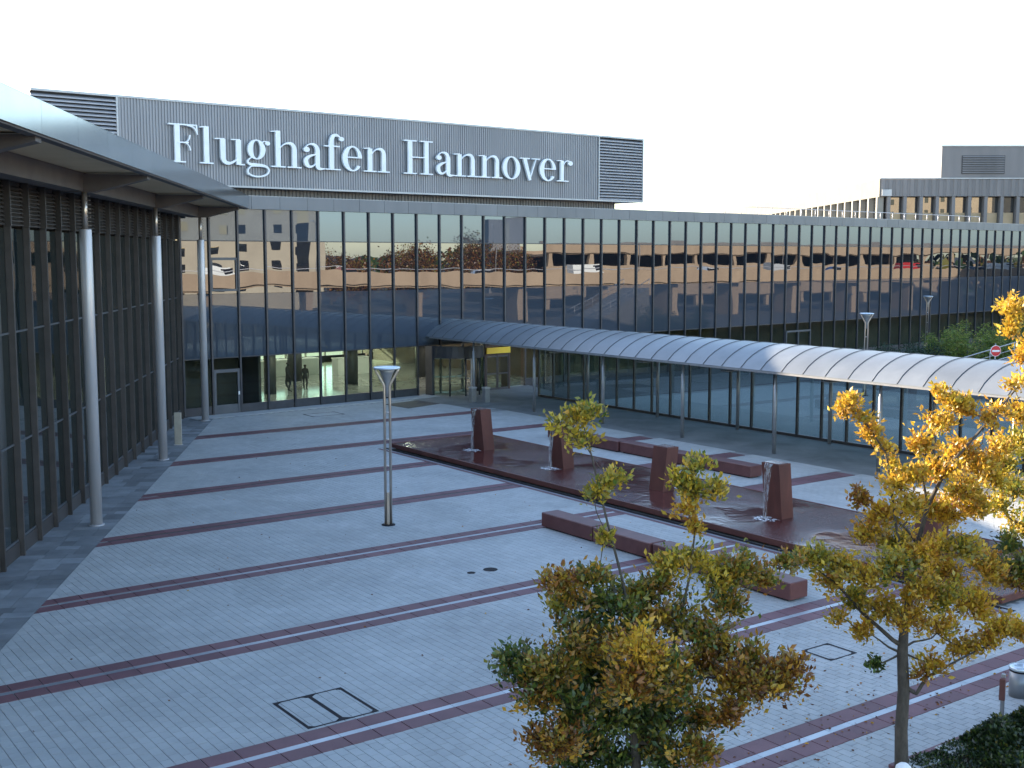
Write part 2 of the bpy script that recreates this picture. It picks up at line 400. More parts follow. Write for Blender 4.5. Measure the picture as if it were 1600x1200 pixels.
def shows(w):
    x = 800+CAM_F*w.x/(w.y*cos(PITCH)+CAM_H*sin(PITCH)); y = 600-CAM_F*(w.y*sin(PITCH)-CAM_H*cos(PITCH))/(w.y*cos(PITCH)+CAM_H*sin(PITCH))
    return 0 < x < 1600 and y < 1197 and not (780 < x < 1260 and y > 900)
cand.sort(key=lambda t: t[0].length)
near = [t for t in cand if shows(t[0])][:300]; nearset = set(id(t) for t in near)
for t in near:
    obj('paver', paver_me, plaza_o, (t[0].x, t[0].y, nrng.uniform(-.0015,.0015)), PZ.rz)
rest = [t for t in cand if id(t) not in nearset]
ca, sa = cos(PZ.rz), sin(PZ.rz)
base = np.array(single.v)
base = np.c_[base[:,0]*ca-base[:,1]*sa, base[:,0]*sa+base[:,1]*ca, base[:,2]]
cen = np.array([(t[0].x, t[0].y, 0) for t in rest]); cen[:,2] = nrng.uniform(-.0015,.0015,len(cen))
vv = (cen[:,None,:]+base[None]).reshape(-1,3)
fb = np.array(single.f); ff = (np.arange(len(rest))[:,None,None]*8+fb[None]).reshape(-1,4)
me = bpy.data.meshes.new('paver_field'); n0 = len(vv)
me.from_pydata(vv.tolist()+VV, [], ff.tolist()+[tuple(i+n0 for i in f) for f in FF]); me.materials.append(M['paver']); me.update()
tag(obj('paver_field', me, plaza_o), kind='stuff')

ap = MB(); q = [FA.w(-60,27), FA.w(120,27), FA.w(160,260), FA.w(-140,260)]
ap.add([(p.x,p.y,-.02) for p in q], [(0,1,2,3)]); tag(ap.build('apron', M['paleband']), kind='structure')
# red stripes: two courses of slabs with a channel between
def slab_mesh(name, lx, ly, mat, h=.016):
    m = MB(); x, y = lx/2, ly/2; c = .006
    m.add([(-x,-y,-.012),(x,-y,-.012),(x,y,-.012),(-x,y,-.012),(-x+c,-y+c,h-.012),(x-c,-y+c,h-.012),(x-c,y-c,h-.012),(-x+c,y-c,h-.012)],
          [(4,5,6,7),(0,1,5,4),(1,2,6,5),(2,3,7,6),(3,0,4,7)]); return m.mesh(name, mat)
SL = .60
red_me = slab_mesh('red_slab', SL-.012, .41, M['red']); red_wide = slab_mesh('red_slab', SL-.012, .45, M['red'])
chan_me = slab_mesh('channel_cover', SL*2-.01, .15, M['drain'], .006)
for k, b in enumerate(STR):
    se = empty('paving_stripe', P(-20, b), PZ.rz); tag(se, kind='structure')
    far = k < 4; joined = MB(); jch = MB()
    a = A0
    while a < 8:
        w = P(a+SL/2, b)
        ok = in_view(w, 170) and edge_side((w.x,w.y)) > -.9
        inpool = POOL[0]-.3 < a+SL/2 < POOL[1] and POOL[2] < b < POOL[3]
        stop = (k < 6 and a > WALK_A-.6)
        if ok and not inpool and not stop and not (k == 0 and a > -2.6):
            beyond = a > POOL[1] and k < 6
            for sgn in (1, -1):
                q_ = [P(xx, b+sgn*yy) for xx, yy in ((a+.006,.085),(a+SL-.006,.085),(a+SL-.006,.495),(a+.006,.495))]
                sides = [edge_side((p.x,p.y)) for p in q_]
                if min(sides) < .01:
                    cp = clip([(p.x,p.y) for p in q_], edge_side)
                    if len(cp) >= 3:
                        lo_ = []
                        for x_, y_ in cp: d_ = Vector((x_,y_,0))-P(-20,b); lo_.append((d_.dot(PZ.x), d_.dot(PZ.y)))
                        ar = sum(lo_[i][0]*lo_[(i+1)%len(lo_)][1]-lo_[(i+1)%len(lo_)][0]*lo_[i][1] for i in range(len(lo_)))
                        joined.prism(lo_ if ar > 0 else lo_[::-1], -.012, .004)
                    continue
                me_ = red_wide if beyond else red_me
                y = -sgn*(.225 if beyond else .29)
                if not far and len(se.children) < 290: obj('red_slab', me_, se, (a+20+SL/2, y, nrng.uniform(-.001,.001)))
                else:
                    hw = .222 if beyond else .205
                    joined.box(a+20+.006, a+20+SL-.006, y-hw, y+hw, -.012, .004)
            if not beyond and edge_side((w.x,w.y)) > .35:
                jch.box(a+20+.004, a+20+SL-.004, -.08, .08, -.012, -.004)
        a += SL
    if joined.v: tag(joined.build('red_slab_course', M['red'], se), kind='stuff')
    if jch.v: jch.build('drain_channel', M['drain'] if k >= 4 else M['drain_dark'], se)

# grey slab walkway along the left building
we = MB(); L0 = LB.w(-50, -.05); L1 = LB.w(0, -.05)
we.add([(L0.x,L0.y,-.015),(edgex(L0.y)+.02,L0.y,-.015),(edgex(L1.y)+.02,L1.y,-.015),(L1.x,L1.y,-.015)], [(0,1,2,3)])
we_o = tag(we.build('slab_walkway', M['joint']), kind='structure')
y = -38.0
while y < 1.2:
    d = rng.choice([.42,.42,.62,.62,.84]); x = -.02
    tot = None
    w0 = LB.w(y, 0); wid = (edgex(w0.y)-w0.x)*.99
    cuts = sorted([rng.uniform(.30,.45), rng.uniform(.6,.8)]); cuts = [0.03]+[c*wid for c in cuts]+[wid-.01]
    for x0, x1 in zip(cuts, cuts[1:]):
        m = MB(); h = rng.uniform(-.003,.002)
        q = []
        for yy, xx in ((y+.006,x0+.006),(y+.006,x1-.006),(y+d-.006,x1-.006),(y+d-.006,x0+.006)):
            ww = LB.w(yy, -xx); q.append((ww.x, ww.y))
        q = q[::-1] if ((q[1][0]-q[0][0])*(q[2][1]-q[0][1])-(q[1][1]-q[0][1])*(q[2][0]-q[0][0])) < 0 else q
        q = clip(q, lambda p: FA.y.dot(Vector((p[0],p[1],0))-FA.o)*-1-.05)
        if len(q) >= 3:
            m.prism(q, -.02, h); m.build('slab', M['slab'], we_o)
    y += d

# pale strip along the foot of the terminal, darker walk under the canopy
m = MB()
x = -8.4
strip = tag(empty('pale_kerb_strip', FA.w(0,0), FA.rz), kind='structure')
while x < 7.6:
    x1 = min(x+1.2, 7.6); mm = MB(); mm.box(x+.004, x1-.004, -1.25, -.08, -.012, .006); mm.build('kerb_slab', M['paleband'], strip); x = x1
m = MB()
q = [P(WALK_A-1.2,-3.0), P(WALK_A,-3.0), P(WALK_A,30.5), P(A1-.05,30.5), P(A1-.05,-5.2), P(A1+2.2,-6.2), FA.w(15.8,-.1), FA.w(7.62,-.1), FA.w(7.62,-1.25), P(-2.9,-8.5), P(-2.2,-5.2)]
m.add([(p.x,p.y,.002) for p in q], [tuple(range(len(q)))])
tag(m.build('canopy_walk', M['walk']), kind='structure')
m = MB()
q = [P(WALK_A-1.35,-2.6), P(WALK_A-.9,-2.6), P(WALK_A-.02,4), P(WALK_A-.02,30), P(WALK_A-.75,30), P(WALK_A-1.2,8)]
# ================================================================== TERMINAL BUILDING
tb = tag(empty('terminal_building', FA.w(0,0), FA.rz), 'long two storey terminal with mirrored glass bays behind the plaza', 'building')
PC = [1.349105963758656e-06, -0.00018308197002123283, 0.007601271657986637, 1.6436433188098711, -8.494417740001058]
SM = [float(np.polyval(PC, i)) for i in range(52)]
while SM[-1] < 96: SM.append(SM[-1]+1.74)
Z_S = 6.48
Z_SILL, Z_G1, Z_J, Z_TOP, Z_ROOF = .46, 3.05, 9.30, 11.02, 11.72
mull_me = MB(); mull_me.box(-.05,.05,-.11,.05,0,Z_TOP); mull_me = mull_me.mesh('mullion', M['mullion'])
for s in SM: obj('mullion', mull_me, tb, (s,0,0))
up = {k: ubox(k, M[mt]) for k, mt in (('glass_pane','g_mirror'),('top_pane','g_top'),('lower_pane','g_clear'),('shade_tint_pane','g_shade'),('sill_panel','mullion'))}
DOOR = (7.4, 14.6)
def pane(me, name, s0, s1, z0, z1, y=0.0, t=.02, tilt=.0):
    o = obj(name, me, tb, (s0, y, z0), scale=(s1-s0, t, z1-z0))
    if tilt: o.rotation_euler = (rng.gauss(0,tilt), 0, rng.gauss(0,tilt))
    return o
for i, (s0, s1) in enumerate(zip(SM, SM[1:])):
    x0, x1 = s0+.058, s1-.058
    pane(up['top_pane'], 'top_pane', x0, x1, Z_J+.03, Z_TOP, tilt=.0011)
    pane(up['glass_pane'], 'glass_pane', x0, x1, Z_S+.006, Z_J-.02, tilt=.0011)
    pane(up['shade_tint_pane'], 'shade_tint_pane', x0, x1, Z_G1+.02, Z_S-.006, tilt=.0011)  # band whose colour stands in for a shaded reflection
    if not (DOOR[0]-.2 < (s0+s1)/2 < DOOR[1]+.2):
        if i != 1:
            pane(up['lower_pane'], 'lower_pane', x0, x1, Z_SILL+.02, Z_G1-.04)
            pane(up['sill_panel'], 'sill_panel', x0, x1, 0, Z_SILL, -.03, .06)
m = MB(); m.box(SM[0], SM[-1], -.03, .06, Z_J-.018, Z_J+.028); m.build('transom', M['mullion'], tb)
m = MB(); m.box(SM[0], SM[-1], -.02, .06, Z_G1-.038, Z_G1+.018); m.build('transom', M['mullion'], tb)
# fascia: one zinc panel per 1.5 bays
fx = SM[0]; fp = ubox('fascia_panel', M['zinc'])
pw = 2*1.74/1.0
x = -9.6
while x < 96:
    obj('fascia_panel', fp, tb, (x+.008, -.22-rng.uniform(0,.004), Z_TOP+.005), scale=(1.724, .30, Z_ROOF-Z_TOP)); x += 1.74
m = MB(); m.box(-9.6, 96, .10, 46, Z_ROOF-.35, Z_ROOF-.06); m.build('roof', M['roofgravel'], tb)
m = MB(); m.box(-9.6, 96, -.16, .10, Z_ROOF+.004, Z_ROOF+.03); m.build('roof_edge', M['cladtrim'], tb)
# window frame set in the second bay, and the service door below
wf = MB()
a0, a1 = SM[1]+.06, SM[2]-.06
for z0, z1 in ((6.62,6.74),(8.28,8.42)): wf.box(a0,a1,-.06,-.004,z0,z1)
for xx in (a0, a1-.09): wf.box(xx,xx+.09,-.06,-.004,6.74,8.28)
wf.build('window_frame', M['doorgrey'], tb)
dr = MB(); dr.box(a0,a0+.14,-.07,.05,0,2.42); dr.box(a1-.14,a1,-.07,.05,0,2.42); dr.box(a0+.14,a1-.14,-.07,.05,2.24,2.42); dr.box(a0+.14,a1-.14,-.05,.05,0,.5)
dro = dr.build('door', M['doorgrey'], tb)
dg = MB(); dg.box(a0+.14,a1-.14,-.01,.01,.5,2.24); dg.build('door_glass', M['g_clear'], dro)
dh = MB(); dh.box(a1-.13,a1-.05,-.12,-.072,1.0,1.18); dh.build('door_handle', M['signwhite'], dro)
m = MB(); m.box(a0,a1,0,.02,2.44,Z_G1-.04); m.build('lower_pane', M['g_clear'], tb)
# second service doorway further along the front
j = next(k for k in range(len(SM)) if SM[k] > 43.0)
d2 = MB(); e0, e1 = SM[j]+.06, SM[j+2]-.06
d2.box(e0,e1,-.2,-.08,2.3,2.44); d2.box(e0,e0+.1,-.2,-.08,0,2.3); d2.box(e1-.1,e1,-.2,-.08,0,2.3); d2.box((e0+e1)/2-.05,(e0+e1)/2+.05,-.2,-.08,0,2.3)
d2.build('door', M['doorgrey'], tb)
# inner structure: hall floor, first floor slab, partitions, back glazing
m = MB(); m.box(-8.4, 96, .08, 26, -.02, .02); m.build('hall_floor', M['hallfloor'], tb)
m = MB(); m.box(-8.4, 96, .08, 26.2, Z_G1+.03, Z_G1+.4); m.build('upper_floor_slab', M['dark'], tb)
m = MB(); m.box(-8.4, 96, .35, .45, Z_G1+.42, Z_ROOF-.37); m.build('inner_lining', M['dark'], tb)
m = MB(); m.box(-8.4, -3.75, 2.6, 2.75, .03, Z_G1); m.box(-3.9, -3.75, .3, 2.6, .03, Z_G1); m.build('partition', M['brownwall'], tb)
m = MB(); m.box(19.2, 19.4, .3, 26, .03, Z_G1); m.box(19.4, 96, 4.2, 4.4, .03, Z_G1); m.build('partition', M['brownwall'], tb)
m = MB(); m.box(-8.4,-8.2,.3,26,.03,Z_G1); m.build('partition', M['brownwall'], tb)
m = MB(); m.box(-8.75,-8.5,.5,46,-.02,Z_ROOF-.37); m.build('sun_block_wall', M['greyclad'], tb)  # unseen wall, added to stop sun leaking through the corner gap
q = [FA.w(-8.72,.1), LB.w(-.3,.6), LB.w(-1,13), FA.w(-8.78,14)]
d_ = [((p-FA.o).dot(FA.x), (p-FA.o).dot(FA.y)) for p in q]
m = MB(); m.prism(d_[::-1], -.02, Z_ROOF-.4); m.build('corner_sun_block', M['greyclad'], tb)  # unseen filler prism, added to block a thin sun streak on the plaza
gb = ubox('back_pane', M['g_back']); x = -8.2
while x < 19:
    obj('back_pane', gb, tb, (x+.05, 24, .5), scale=(1.7, .02, 2.5)); x += 1.8
m = MB(); x = -8.2
while x < 19.1: m.box(x-.04, x+.04, 23.9, 24.1, .02, Z_G1); x += 1.8
m.box(-8.2,19.1,23.92,24.08,.02,.48); m.box(-8.2,19.1,23.94,24.06,1.75,1.83)
m.build('back_glazing_frame', M['mullion'], tb)
for x, yv, w in ((.3,6.5,.75),(7.3,8.0,.8),(5.6,12.5,1.0),(-2.2,13,.9),(13.8,9,.9)):
    m = MB(); m.lathe([(w/2,.02),(w/2,Z_G1)], 16, (x,yv)); m.build('hall_column', M['darkcol'], tb)
for x in np.arange(-2.5, 18, 3.0):
    for yv in (4.5, 10.5, 16.5):
        m = MB(); m.box(x-.6, x+.6, yv-.07, yv+.07, Z_G1-.05, Z_G1-.004); m.build('hall_fill_light', M['fill_on'], tb)  # added strips that lift the light in the hall
# desks and boards inside the hall
for (x0,x1,y0,y1,h,mt,lab) in ((4.0,9.5,15.5,16.4,1.15,'counter','pale green service counter in the lit hall'),(-3.2,-.8,17.5,18.3,1.3,'counter','pale counter by the hall back windows'),(9.8,12.6,13.6,14.4,1.2,'white','white counter behind the revolving door')):
    ee = tag(empty('counter', FA.w((x0+x1)/2,(y0+y1)/2,.02), FA.rz), lab, 'counter')
    dx, dy = (x1-x0)/2, (y1-y0)/2
    m = MB(); m.box(-dx,dx,-dy,dy,0,h-.06); m.build('counter_body', M[mt], ee)
    m = MB(); m.box(-dx-.05,dx+.05,-dy-.05,dy+.05,h-.06,h); m.build('counter_top', M['white'], ee)
m = MB(); m.box(-1.0,1.0,-.05,.05,0,.34)
tag(m.build('hanging_sign', M['yellow'], None, FA.w(2.2,7.5,2.55), FA.rz), 'amber direction board hanging in the lit hall', 'sign')

# ---- entrance: revolving drum with a side door under a yellow sign
rc = 9.35
en = tag(empty('revolving_door', FA.w(rc,-.55,0), FA.rz), 'dark revolving door drum at the terminal entrance', 'door')
m = MB(); RD = 1.75
def arc(m, r0, r1, z0, z1, t0, t1, n=16):
    for k in range(n):
        w0 = t0+(t1-t0)*k/n; w1 = t0+(t1-t0)*(k+1)/n
        b = [(r1*cos(w0),r1*sin(w0)),(r1*cos(w1),r1*sin(w1)),(r0*cos(w1),r0*sin(w1)),(r0*cos(w0),r0*sin(w0))]
        m.hexa([(x,y,z0) for x,y in b],[(x,y,z1) for x,y in b])
arc(m, RD-.08, RD+.04, 2.3, 3.04, pi, 2*pi); m.build('drum_fascia', M['mullion'], en)
m = MB(); arc(m, 0.02, RD-.08, 2.34, 2.44, pi, 2*pi); m.build('drum_ceiling', M['dark'], en)
for w in (pi, pi*1.22, pi*1.40, pi*1.60, pi*1.78, 2*pi):
    m = MB(); x, yv = (RD-.02)*cos(w), (RD-.02)*sin(w); m.tube([(x,yv,0),(x,yv,2.3)], .05, 8); m.build('drum_post', M['mullion'], en)
for t0, t1 in ((pi*1.0,pi*1.22),(pi*1.22,pi*1.40),(pi*1.60,pi*1.78),(pi*1.78,2*pi)):
    m = MB(); arc(m, RD-.03, RD-.015, .06, 2.28, t0+.03, t1-.03, 5); m.build('drum_glass', M['g_clear'], en)
for w in (.5, .5+2*pi/3, .5+4*pi/3):
    m = MB(); ex, ey = cos(w), sin(w)
    def bar(r0, r1, z0, z1, t=.03):
        nx, ny = -ey*t, ex*t
        b = [(r0*ex-nx,r0*ey-ny),(r1*ex-nx,r1*ey-ny),(r1*ex+nx,r1*ey+ny),(r0*ex+nx,r0*ey+ny)]
        m.hexa([(x,y,z0) for x,y in b],[(x,y,z1) for x,y in b])
    bar(.05,1.6,.03,.13); bar(.05,1.6,2.15,2.28); bar(1.52,1.6,.13,2.15); bar(.05,1.6,1.0,1.08,.02)
    m.build('door_wing', M['steel'], en)
m = MB(); m.box(-2.2,2.0,1.75,1.82,0,.06); 
m = MB(); m.box(-1.9,-1.8,-.06,.62,0,3.03); m.box(1.8,1.9,-.06,.62,0,3.03); m.build('jamb', M['mullion'], en)
sd = tag(empty('side_door', FA.w(12.55,-.75,0), FA.rz), 'dark framed side entrance door under a yellow sign', 'door')
m = MB(); m.box(-1.05,-.93,-.06,.06,0,2.9); m.box(.93,1.05,-.06,.06,0,2.9); m.box(-.93,.93,-.06,.06,2.22,2.36); m.box(-.93,.93,-.06,.06,2.78,2.9)
m.box(.93,1.05,.06,.7,0,2.9); m.box(-1.05,-.93,.06,.7,0,2.9); m.box(-1.05,1.05,-.06,.72,2.905,2.98); m.build('door_frame', M['brownwall'], sd)
for x0, x1 in ((-.92,-.02),(.02,.92)):
    m = MB(); m.box(x0,x0+.06,-.03,.03,.02,2.2); m.box(x1-.06,x1,-.03,.03,.02,2.2); m.box(x0+.06,x1-.06,-.03,.03,.02,.14); m.box(x0+.06,x1-.06,-.03,.03,2.1,2.2); m.box(x0+.06,x1-.06,-.03,.03,1.0,1.08)
    lf = m.build('door_leaf', M['mullion'], sd); m = MB(); m.box(x0+.06,x1-.06,-.008,.008,.14,2.1); m.build('door_glass', M['g_clear'], lf)
m = MB(); m.box(-.98,.98,-.16,-.065,2.34,2.72)
tag(m.build('entrance_sign', M['yellow'], None, FA.w(12.55,-.75,0), FA.rz), 'plain yellow sign board above the side entrance door', 'sign')
for x0, x1 in ((11.15,11.45),(13.65,15.2)):
    m = MB(); m.box(x0,x1,-.02,.02,.05,3.0); m.build('lower_pane', M['g_clear'], tb)
for a_, b_, lab in ((-.45,-5.5,'slim grey litter bin beside the entrance post'),(.15,-5.0,'slim grey litter bin standing free near the entrance')):
    e = tag(empty('litter_bin', P(a_,b_), PZ.rz), lab, 'bin')
    m = MB(); m.cbox(-.17,.17,-.17,.17,0,.82,.02); m.build('bin_body', M['post'], e)
    m = MB(); m.cbox(-.19,.19,-.19,.19,.82,.9,.015); m.build('bin_lid', M['steel'], e)
m = MB(); q = [P(-5.2,-7.6), P(-5.0,-5.2), P(-2.4,-6.0), P(-2.6,-8.1)]; q = q[::-1]
m.prism([(p.x,p.y) for p in (q if True else q)][::-1], .004, .012)
tag(m.build('entrance_mat', M['drain_dark']), 'dark mat set in the paving by the entrance', 'mat')

# ---- sign box on the roof
sb = tag(empty('rooftop_box', FB.w(0,0,Z_ROOF-.06), FB.rz), 'long ribbed metal box on the terminal roof carrying the sign', 'rooftop box')
ZB0, ZB1 = 12.37-Z_ROOF+.06, 16.95-Z_ROOF+.06
XL, XA, XB_, XR = -22.1, -17.7, 16.65, 21.0
def corrugated(x0, x1, z0, z1, pitch, depth, y=0):
    m = MB(); x = x0; pts = []
    while x < x1-1e-6:
        p = min(pitch, x1-x)
        pts += [(x,y),(x+p*.12,y-depth),(x+p*.55,y-depth),(x+p*.67,y)]; x += pitch
    pts.append((x1,y)); vs = [(a,b,z0) for a,b in pts]+[(a,b,z1) for a,b in pts]; n = len(pts)
    m.add(vs, [(i,i+1,n+i+1,n+i) for i in range(n-1)]); return m
corrugated(XA+.06, XB_-.06, ZB0+.1, ZB1-.08, .17, .05).build('ribbed_cladding', M['clad'], sb)
m = MB(); m.box(XL,XR-.02,.08,12,ZB0+.02,ZB1-.02); m.build('box_body', M['clad'], sb)
m = MB(); m.box(XL,XR,-.1,.07,ZB1-.09,ZB1+.03); m.box(XL,XR,-.1,.07,ZB0,ZB0+.1); m.box(XR-.1,XR,-.1,.07,ZB0+.1,ZB1-.09)
m.box(XA-.05,XA+.05,-.09,.07,ZB0+.1,ZB1-.09); m.box(XB_-.05,XB_+.05,-.09,.07,ZB0+.1,ZB1-.09); m.build('box_trim', M['cladtrim'], sb)
for x0, x1 in ((XL,XA-.06),(XB_+.06,XR-.11)):
    m = MB(); m.box(x0,x1,.05,.075,ZB0+.1,ZB1-.09); lv = m.build('louvre', M['dark'], sb)
    sl = MB(); w = x1-x0; sl.hexa([(0,-.08,0),(w,-.08,0),(w,.04,.11),(0,.04,.11)],[(0,-.08,.07),(w,-.08,.07),(w,.04,.15),(0,.04,.15)]); sl = sl.mesh('slat', M['louvre'])
    z = ZB0+.12
    while z < ZB1-.26: obj('slat', sl, lv, (x0,0,z)); z += .205
cb = corrugated(-20.2, 19.1, 0, ZB0-.005, .24, .06, .9); cb.box(-20.2,19.1,.97,11,0,ZB0-.005); cb.build('ribbed_plinth', M['greyclad'], sb)

# ---- lettering
def stroke(m, pts, wid, dep, k):
    """flat ribbon of varying width along pts in the x,z plane, extruded; k staggers the front faces"""
    n = len(pts); L = []; Rr = []
    for i, (x, z) in enumerate(pts):
        a = pts[max(i-1,0)]; b = pts[min(i+1,n-1)]; tx, tz = b[0]-a[0], b[1]-a[1]; l = hypot(tx,tz) or 1
        nx, nz = -tz/l, tx/l; w = wid[i]/2 if hasattr(wid,'__len__') else wid/2
        L.append((x+nx*w, z+nz*w)); Rr.append((x-nx*w, z-nz*w))
    y0, y1 = -dep-k*.004, 0
    vs = []
    for (a, b) in zip(L, Rr): vs += [(a[0],y0,a[1]),(b[0],y0,b[1]),(b[0],y1,b[1]),(a[0],y1,a[1])]
    fs = []
    for i in range(n-1):
        p = i*4; q = p+4
        fs += [(p,p+1,q+1,q),(p+1,p+2,q+2,q+1),(p+2,p+3,q+3,q+2),(p+3,p,q,q+3)]
    fs += [(3,2,1,0), (4*n-4,4*n-3,4*n-2,4*n-1)]
    m.add(vs, fs)
def ring(m, cx, cz, rx, rz, ix, iz, dep, k, t0=0, t1=2*pi, n=28, icx=None, icz=None):
    icx = cx if icx is None else icx; icz = cz if icz is None else icz
    y0 = -dep-k*.004; vs = []
    for i in range(n+1):
        w = t0+(t1-t0)*i/n
        o_ = (cx+rx*cos(w), cz+rz*sin(w)); q = (icx+ix*cos(w), icz+iz*sin(w))
        vs += [(o_[0],y0,o_[1]),(q[0],y0,q[1]),(q[0],0,q[1]),(o_[0],0,o_[1])]
    fs = []
    for i in range(n):
        p = i*4; q = p+4
        fs += [(p,q,q+1,p+1),(p+1,q+1,q+2,p+2),(p+2,q+2,q+3,p+3),(p+3,q+3,q,p)]
    m.add(vs, fs)
def bez(p0, p1, p2, p3, n=10):
    return [tuple((1-t)**3*a+3*(1-t)**2*t*b+3*(1-t)*t*t*c+t**3*d for a,b,c,d in zip(p0,p1,p2,p3)) for t in [i/n for i in range(n+1)]]
def lin(a, b, n): return [a+(b-a)*i/(n-1) for i in range(n)]
TH = .055     # hairline
def glyph(ch, w, xh, cap):
    m = MB(); D = .16; sw = .30
    kk = [0]
    def st(pts, wid): kk[0] += 1; stroke(m, pts, wid, D, kk[0])
    def stem(x, z0, z1, wd=sw): st([(x,z0),(x,z1)], wd)
    def serif(x0, x1, z): st([(x0,z),(x1,z)], TH+.02)
    def rg(*a, **k): kk[0] += 1; ring(m, *a, D, kk[0], **k)
    if ch == 'F':
        x = .30*w; stem(x, 0, cap); serif(.06*w, .56*w, .035); serif(.02*w, .95*w, cap-.035)
        st(bez((.62*w,cap-.05),(.84*w,cap-.08),(.93*w,cap-.25),(.96*w,cap-.55)), lin(.10,.05,11))
        st([(.93*w,cap-.03),(.955*w,cap-.55)], [.10,.03])
        st([(x,cap*.52),(.66*w,cap*.52)], TH+.02)
        st(bez((.52*w,cap*.52),(.66*w,cap*.55),(.70*w,cap*.62),(.71*w,cap*.72)), lin(.04,.07,11)); st(bez((.52*w,cap*.52),(.66*w,cap*.49),(.70*w,cap*.42),(.71*w,cap*.32)), lin(.04,.07,11))
    elif ch == 'l':
        x = .52*w; stem(x, 0, cap*.98); serif(.04*w,.98*w,.035); st([(.05*w,cap*.95),(x,cap*.97)], [.05,.08])
    elif ch == 'u':
        xa, xb = .28*w, .80*w
        stem(xa, xh*.25, xh*.96); st([(.02*w,xh*.965),(xa+.1,xh*.975)], .06)
        st(bez((xa,xh*.3),(xa,xh*-.02),(xa+.32*w*.9,-.03),(xb-.05,xh*.27)), lin(sw,.05,11))
        stem(xb, .02, xh*.96); st([(.56*w,xh*.965),(xb+.1,xh*.975)], .06); serif(xb, 1.0*w, .04)
    elif ch == 'h':
        xa, xb = .25*w, .78*w
        stem(xa, 0, cap*1.0); st([(.02*w,cap*.97),(xa,cap*.985)], [.05,.08]); serif(.02*w,.48*w,.035)
        stem(xb, 0, xh*.72); serif(.55*w,1.0*w,.035)
        st(bez((xa+.08,xh*.72),(xa+.2*w,xh*1.02),(xb,xh*1.08),(xb,xh*.68)), [.05]*3+lin(.07,sw,8))
    elif ch == 'n':
        xa, xb = .26*w, .78*w
        stem(xa, 0, xh*.96); st([(.02*w,xh*.955),(xa,xh*.97)], [.05,.07]); serif(.02*w,.49*w,.035)
        stem(xb, 0, xh*.72); serif(.55*w,1.0*w,.035)
        st(bez((xa+.08,xh*.70),(xa+.2*w,xh*1.03),(xb,xh*1.08),(xb,xh*.68)), [.05]*3+lin(.07,sw,8))
    elif ch == 'o':
        rg(.5*w, xh*.5, .48*w, xh*.52, .26*w, xh*.47)
    elif ch == 'e':
        rg(.5*w, xh*.5, .48*w, xh*.52, .26*w, xh*.46, t0=0.08, t1=2*pi-.62, icx=.53*w)
        st([(.26*w,xh*.55),(.965*w,xh*.55)], TH+.02)
    elif ch == 'a':
        xb = .70*w
        stem(xb, xh*.12, xh*.74); st(bez((xb,xh*.14),(xb,0),(xb+.12*w,.0),(1.02*w,.05)), lin(sw,.05,11))
        st(bez((.16*w,xh*.74),(.16*w,xh*1.04),(xb,xh*1.12),(xb,xh*.70)), [.12,.08,.06,.06]+lin(.07,sw,7))
        kk[0] += 1; ring(m, .22*w, xh*.76, .13*w, .15, .001, .001, D, kk[0], n=14)
        st(bez((xb-.1,xh*.60),(.5*w,xh*.54),(.30*w,xh*.54),(.19*w,xh*.36)), lin(.05,.22,11))
        st(bez((.19*w,xh*.40),(.13*w,xh*.10),(.38*w,-.10),(xb-.08,xh*.26)), [.22,.26,.27,.26,.22,.18,.14,.11,.08,.06,.05])
    elif ch == 'f':
        x = .36*w; stem(x, 0, cap*.80); serif(.06*w,.78*w,.035); st([(.02*w,xh*.955),(.74*w,xh*.955)], TH+.02)
        st(bez((x,cap*.76),(x,cap*1.02),(.62*w,cap*1.05),(.80*w,cap*.90)), lin(sw,.06,11))
        kk[0] += 1; ring(m, .83*w, cap*.885, .12*w, .13, .001, .001, D, kk[0], n=14)
    elif ch == 'g':
        rg(.45*w, xh*.64, .36*w, xh*.385, .15*w, xh*.34)
        st(bez((.66*w,xh*.88),(.72*w,xh*.98),(.80*w,xh*1.0),(.88*w,xh*.93)), .06)
        kk[0] += 1; ring(m, .90*w, xh*.90, .10*w, .12, .001, .001, D, kk[0], n=14)
        st(bez((.24*w,xh*.33),(.02*w,xh*.20),(.02*w,xh*.06),(.30*w,xh*.05)), lin(.05,.17,11))
        st(bez((.28*w,xh*.045),(.55*w,xh*.03),(.95*w,xh*.08),(.93*w,xh*-.18)), lin(.20,.09,11))
        st(bez((.93*w,xh*-.17),(.90*w,xh*-.42),(.30*w,xh*-.48),(.11*w,xh*-.30)), lin(.09,.09,11))
        st(bez((.12*w,xh*-.33),(.02*w,xh*-.20),(.10*w,xh*-.04),(.30*w,xh*.01)), lin(.13,.05,11))
    elif ch == 'H':
        for x in (.24*w, .76*w): stem(x,0,cap); serif(x-.2*w,x+.2*w,.035); serif(x-.2*w,x+.2*w,cap-.035)
        st([(.24*w,cap*.5),(.76*w,cap*.5)], TH+.015)
    elif ch == 'v':
        st([(.24*w,xh*.95),(.52*w,-.02)], [.30,.22]); st([(.50*w,.02),(.82*w,xh*.95)], [.10,.06])
        serif(.0*w,.50*w,xh*.965); serif(.62*w,1.02*w,xh*.965)
    elif ch == 'r':
        xa = .34*w; stem(xa,0,xh*.96); st([(.02*w,xh*.955),(xa,xh*.97)], [.05,.07]); serif(.02*w,.74*w,.035)
        st(bez((xa+.1,xh*.72),(.50*w,xh*.98),(.70*w,xh*1.02),(.84*w,xh*.92)), lin(.05,.09,11))
        kk[0] += 1; ring(m, .86*w, xh*.86, .15*w, .16, .001, .001, D, kk[0], n=14)
    return m
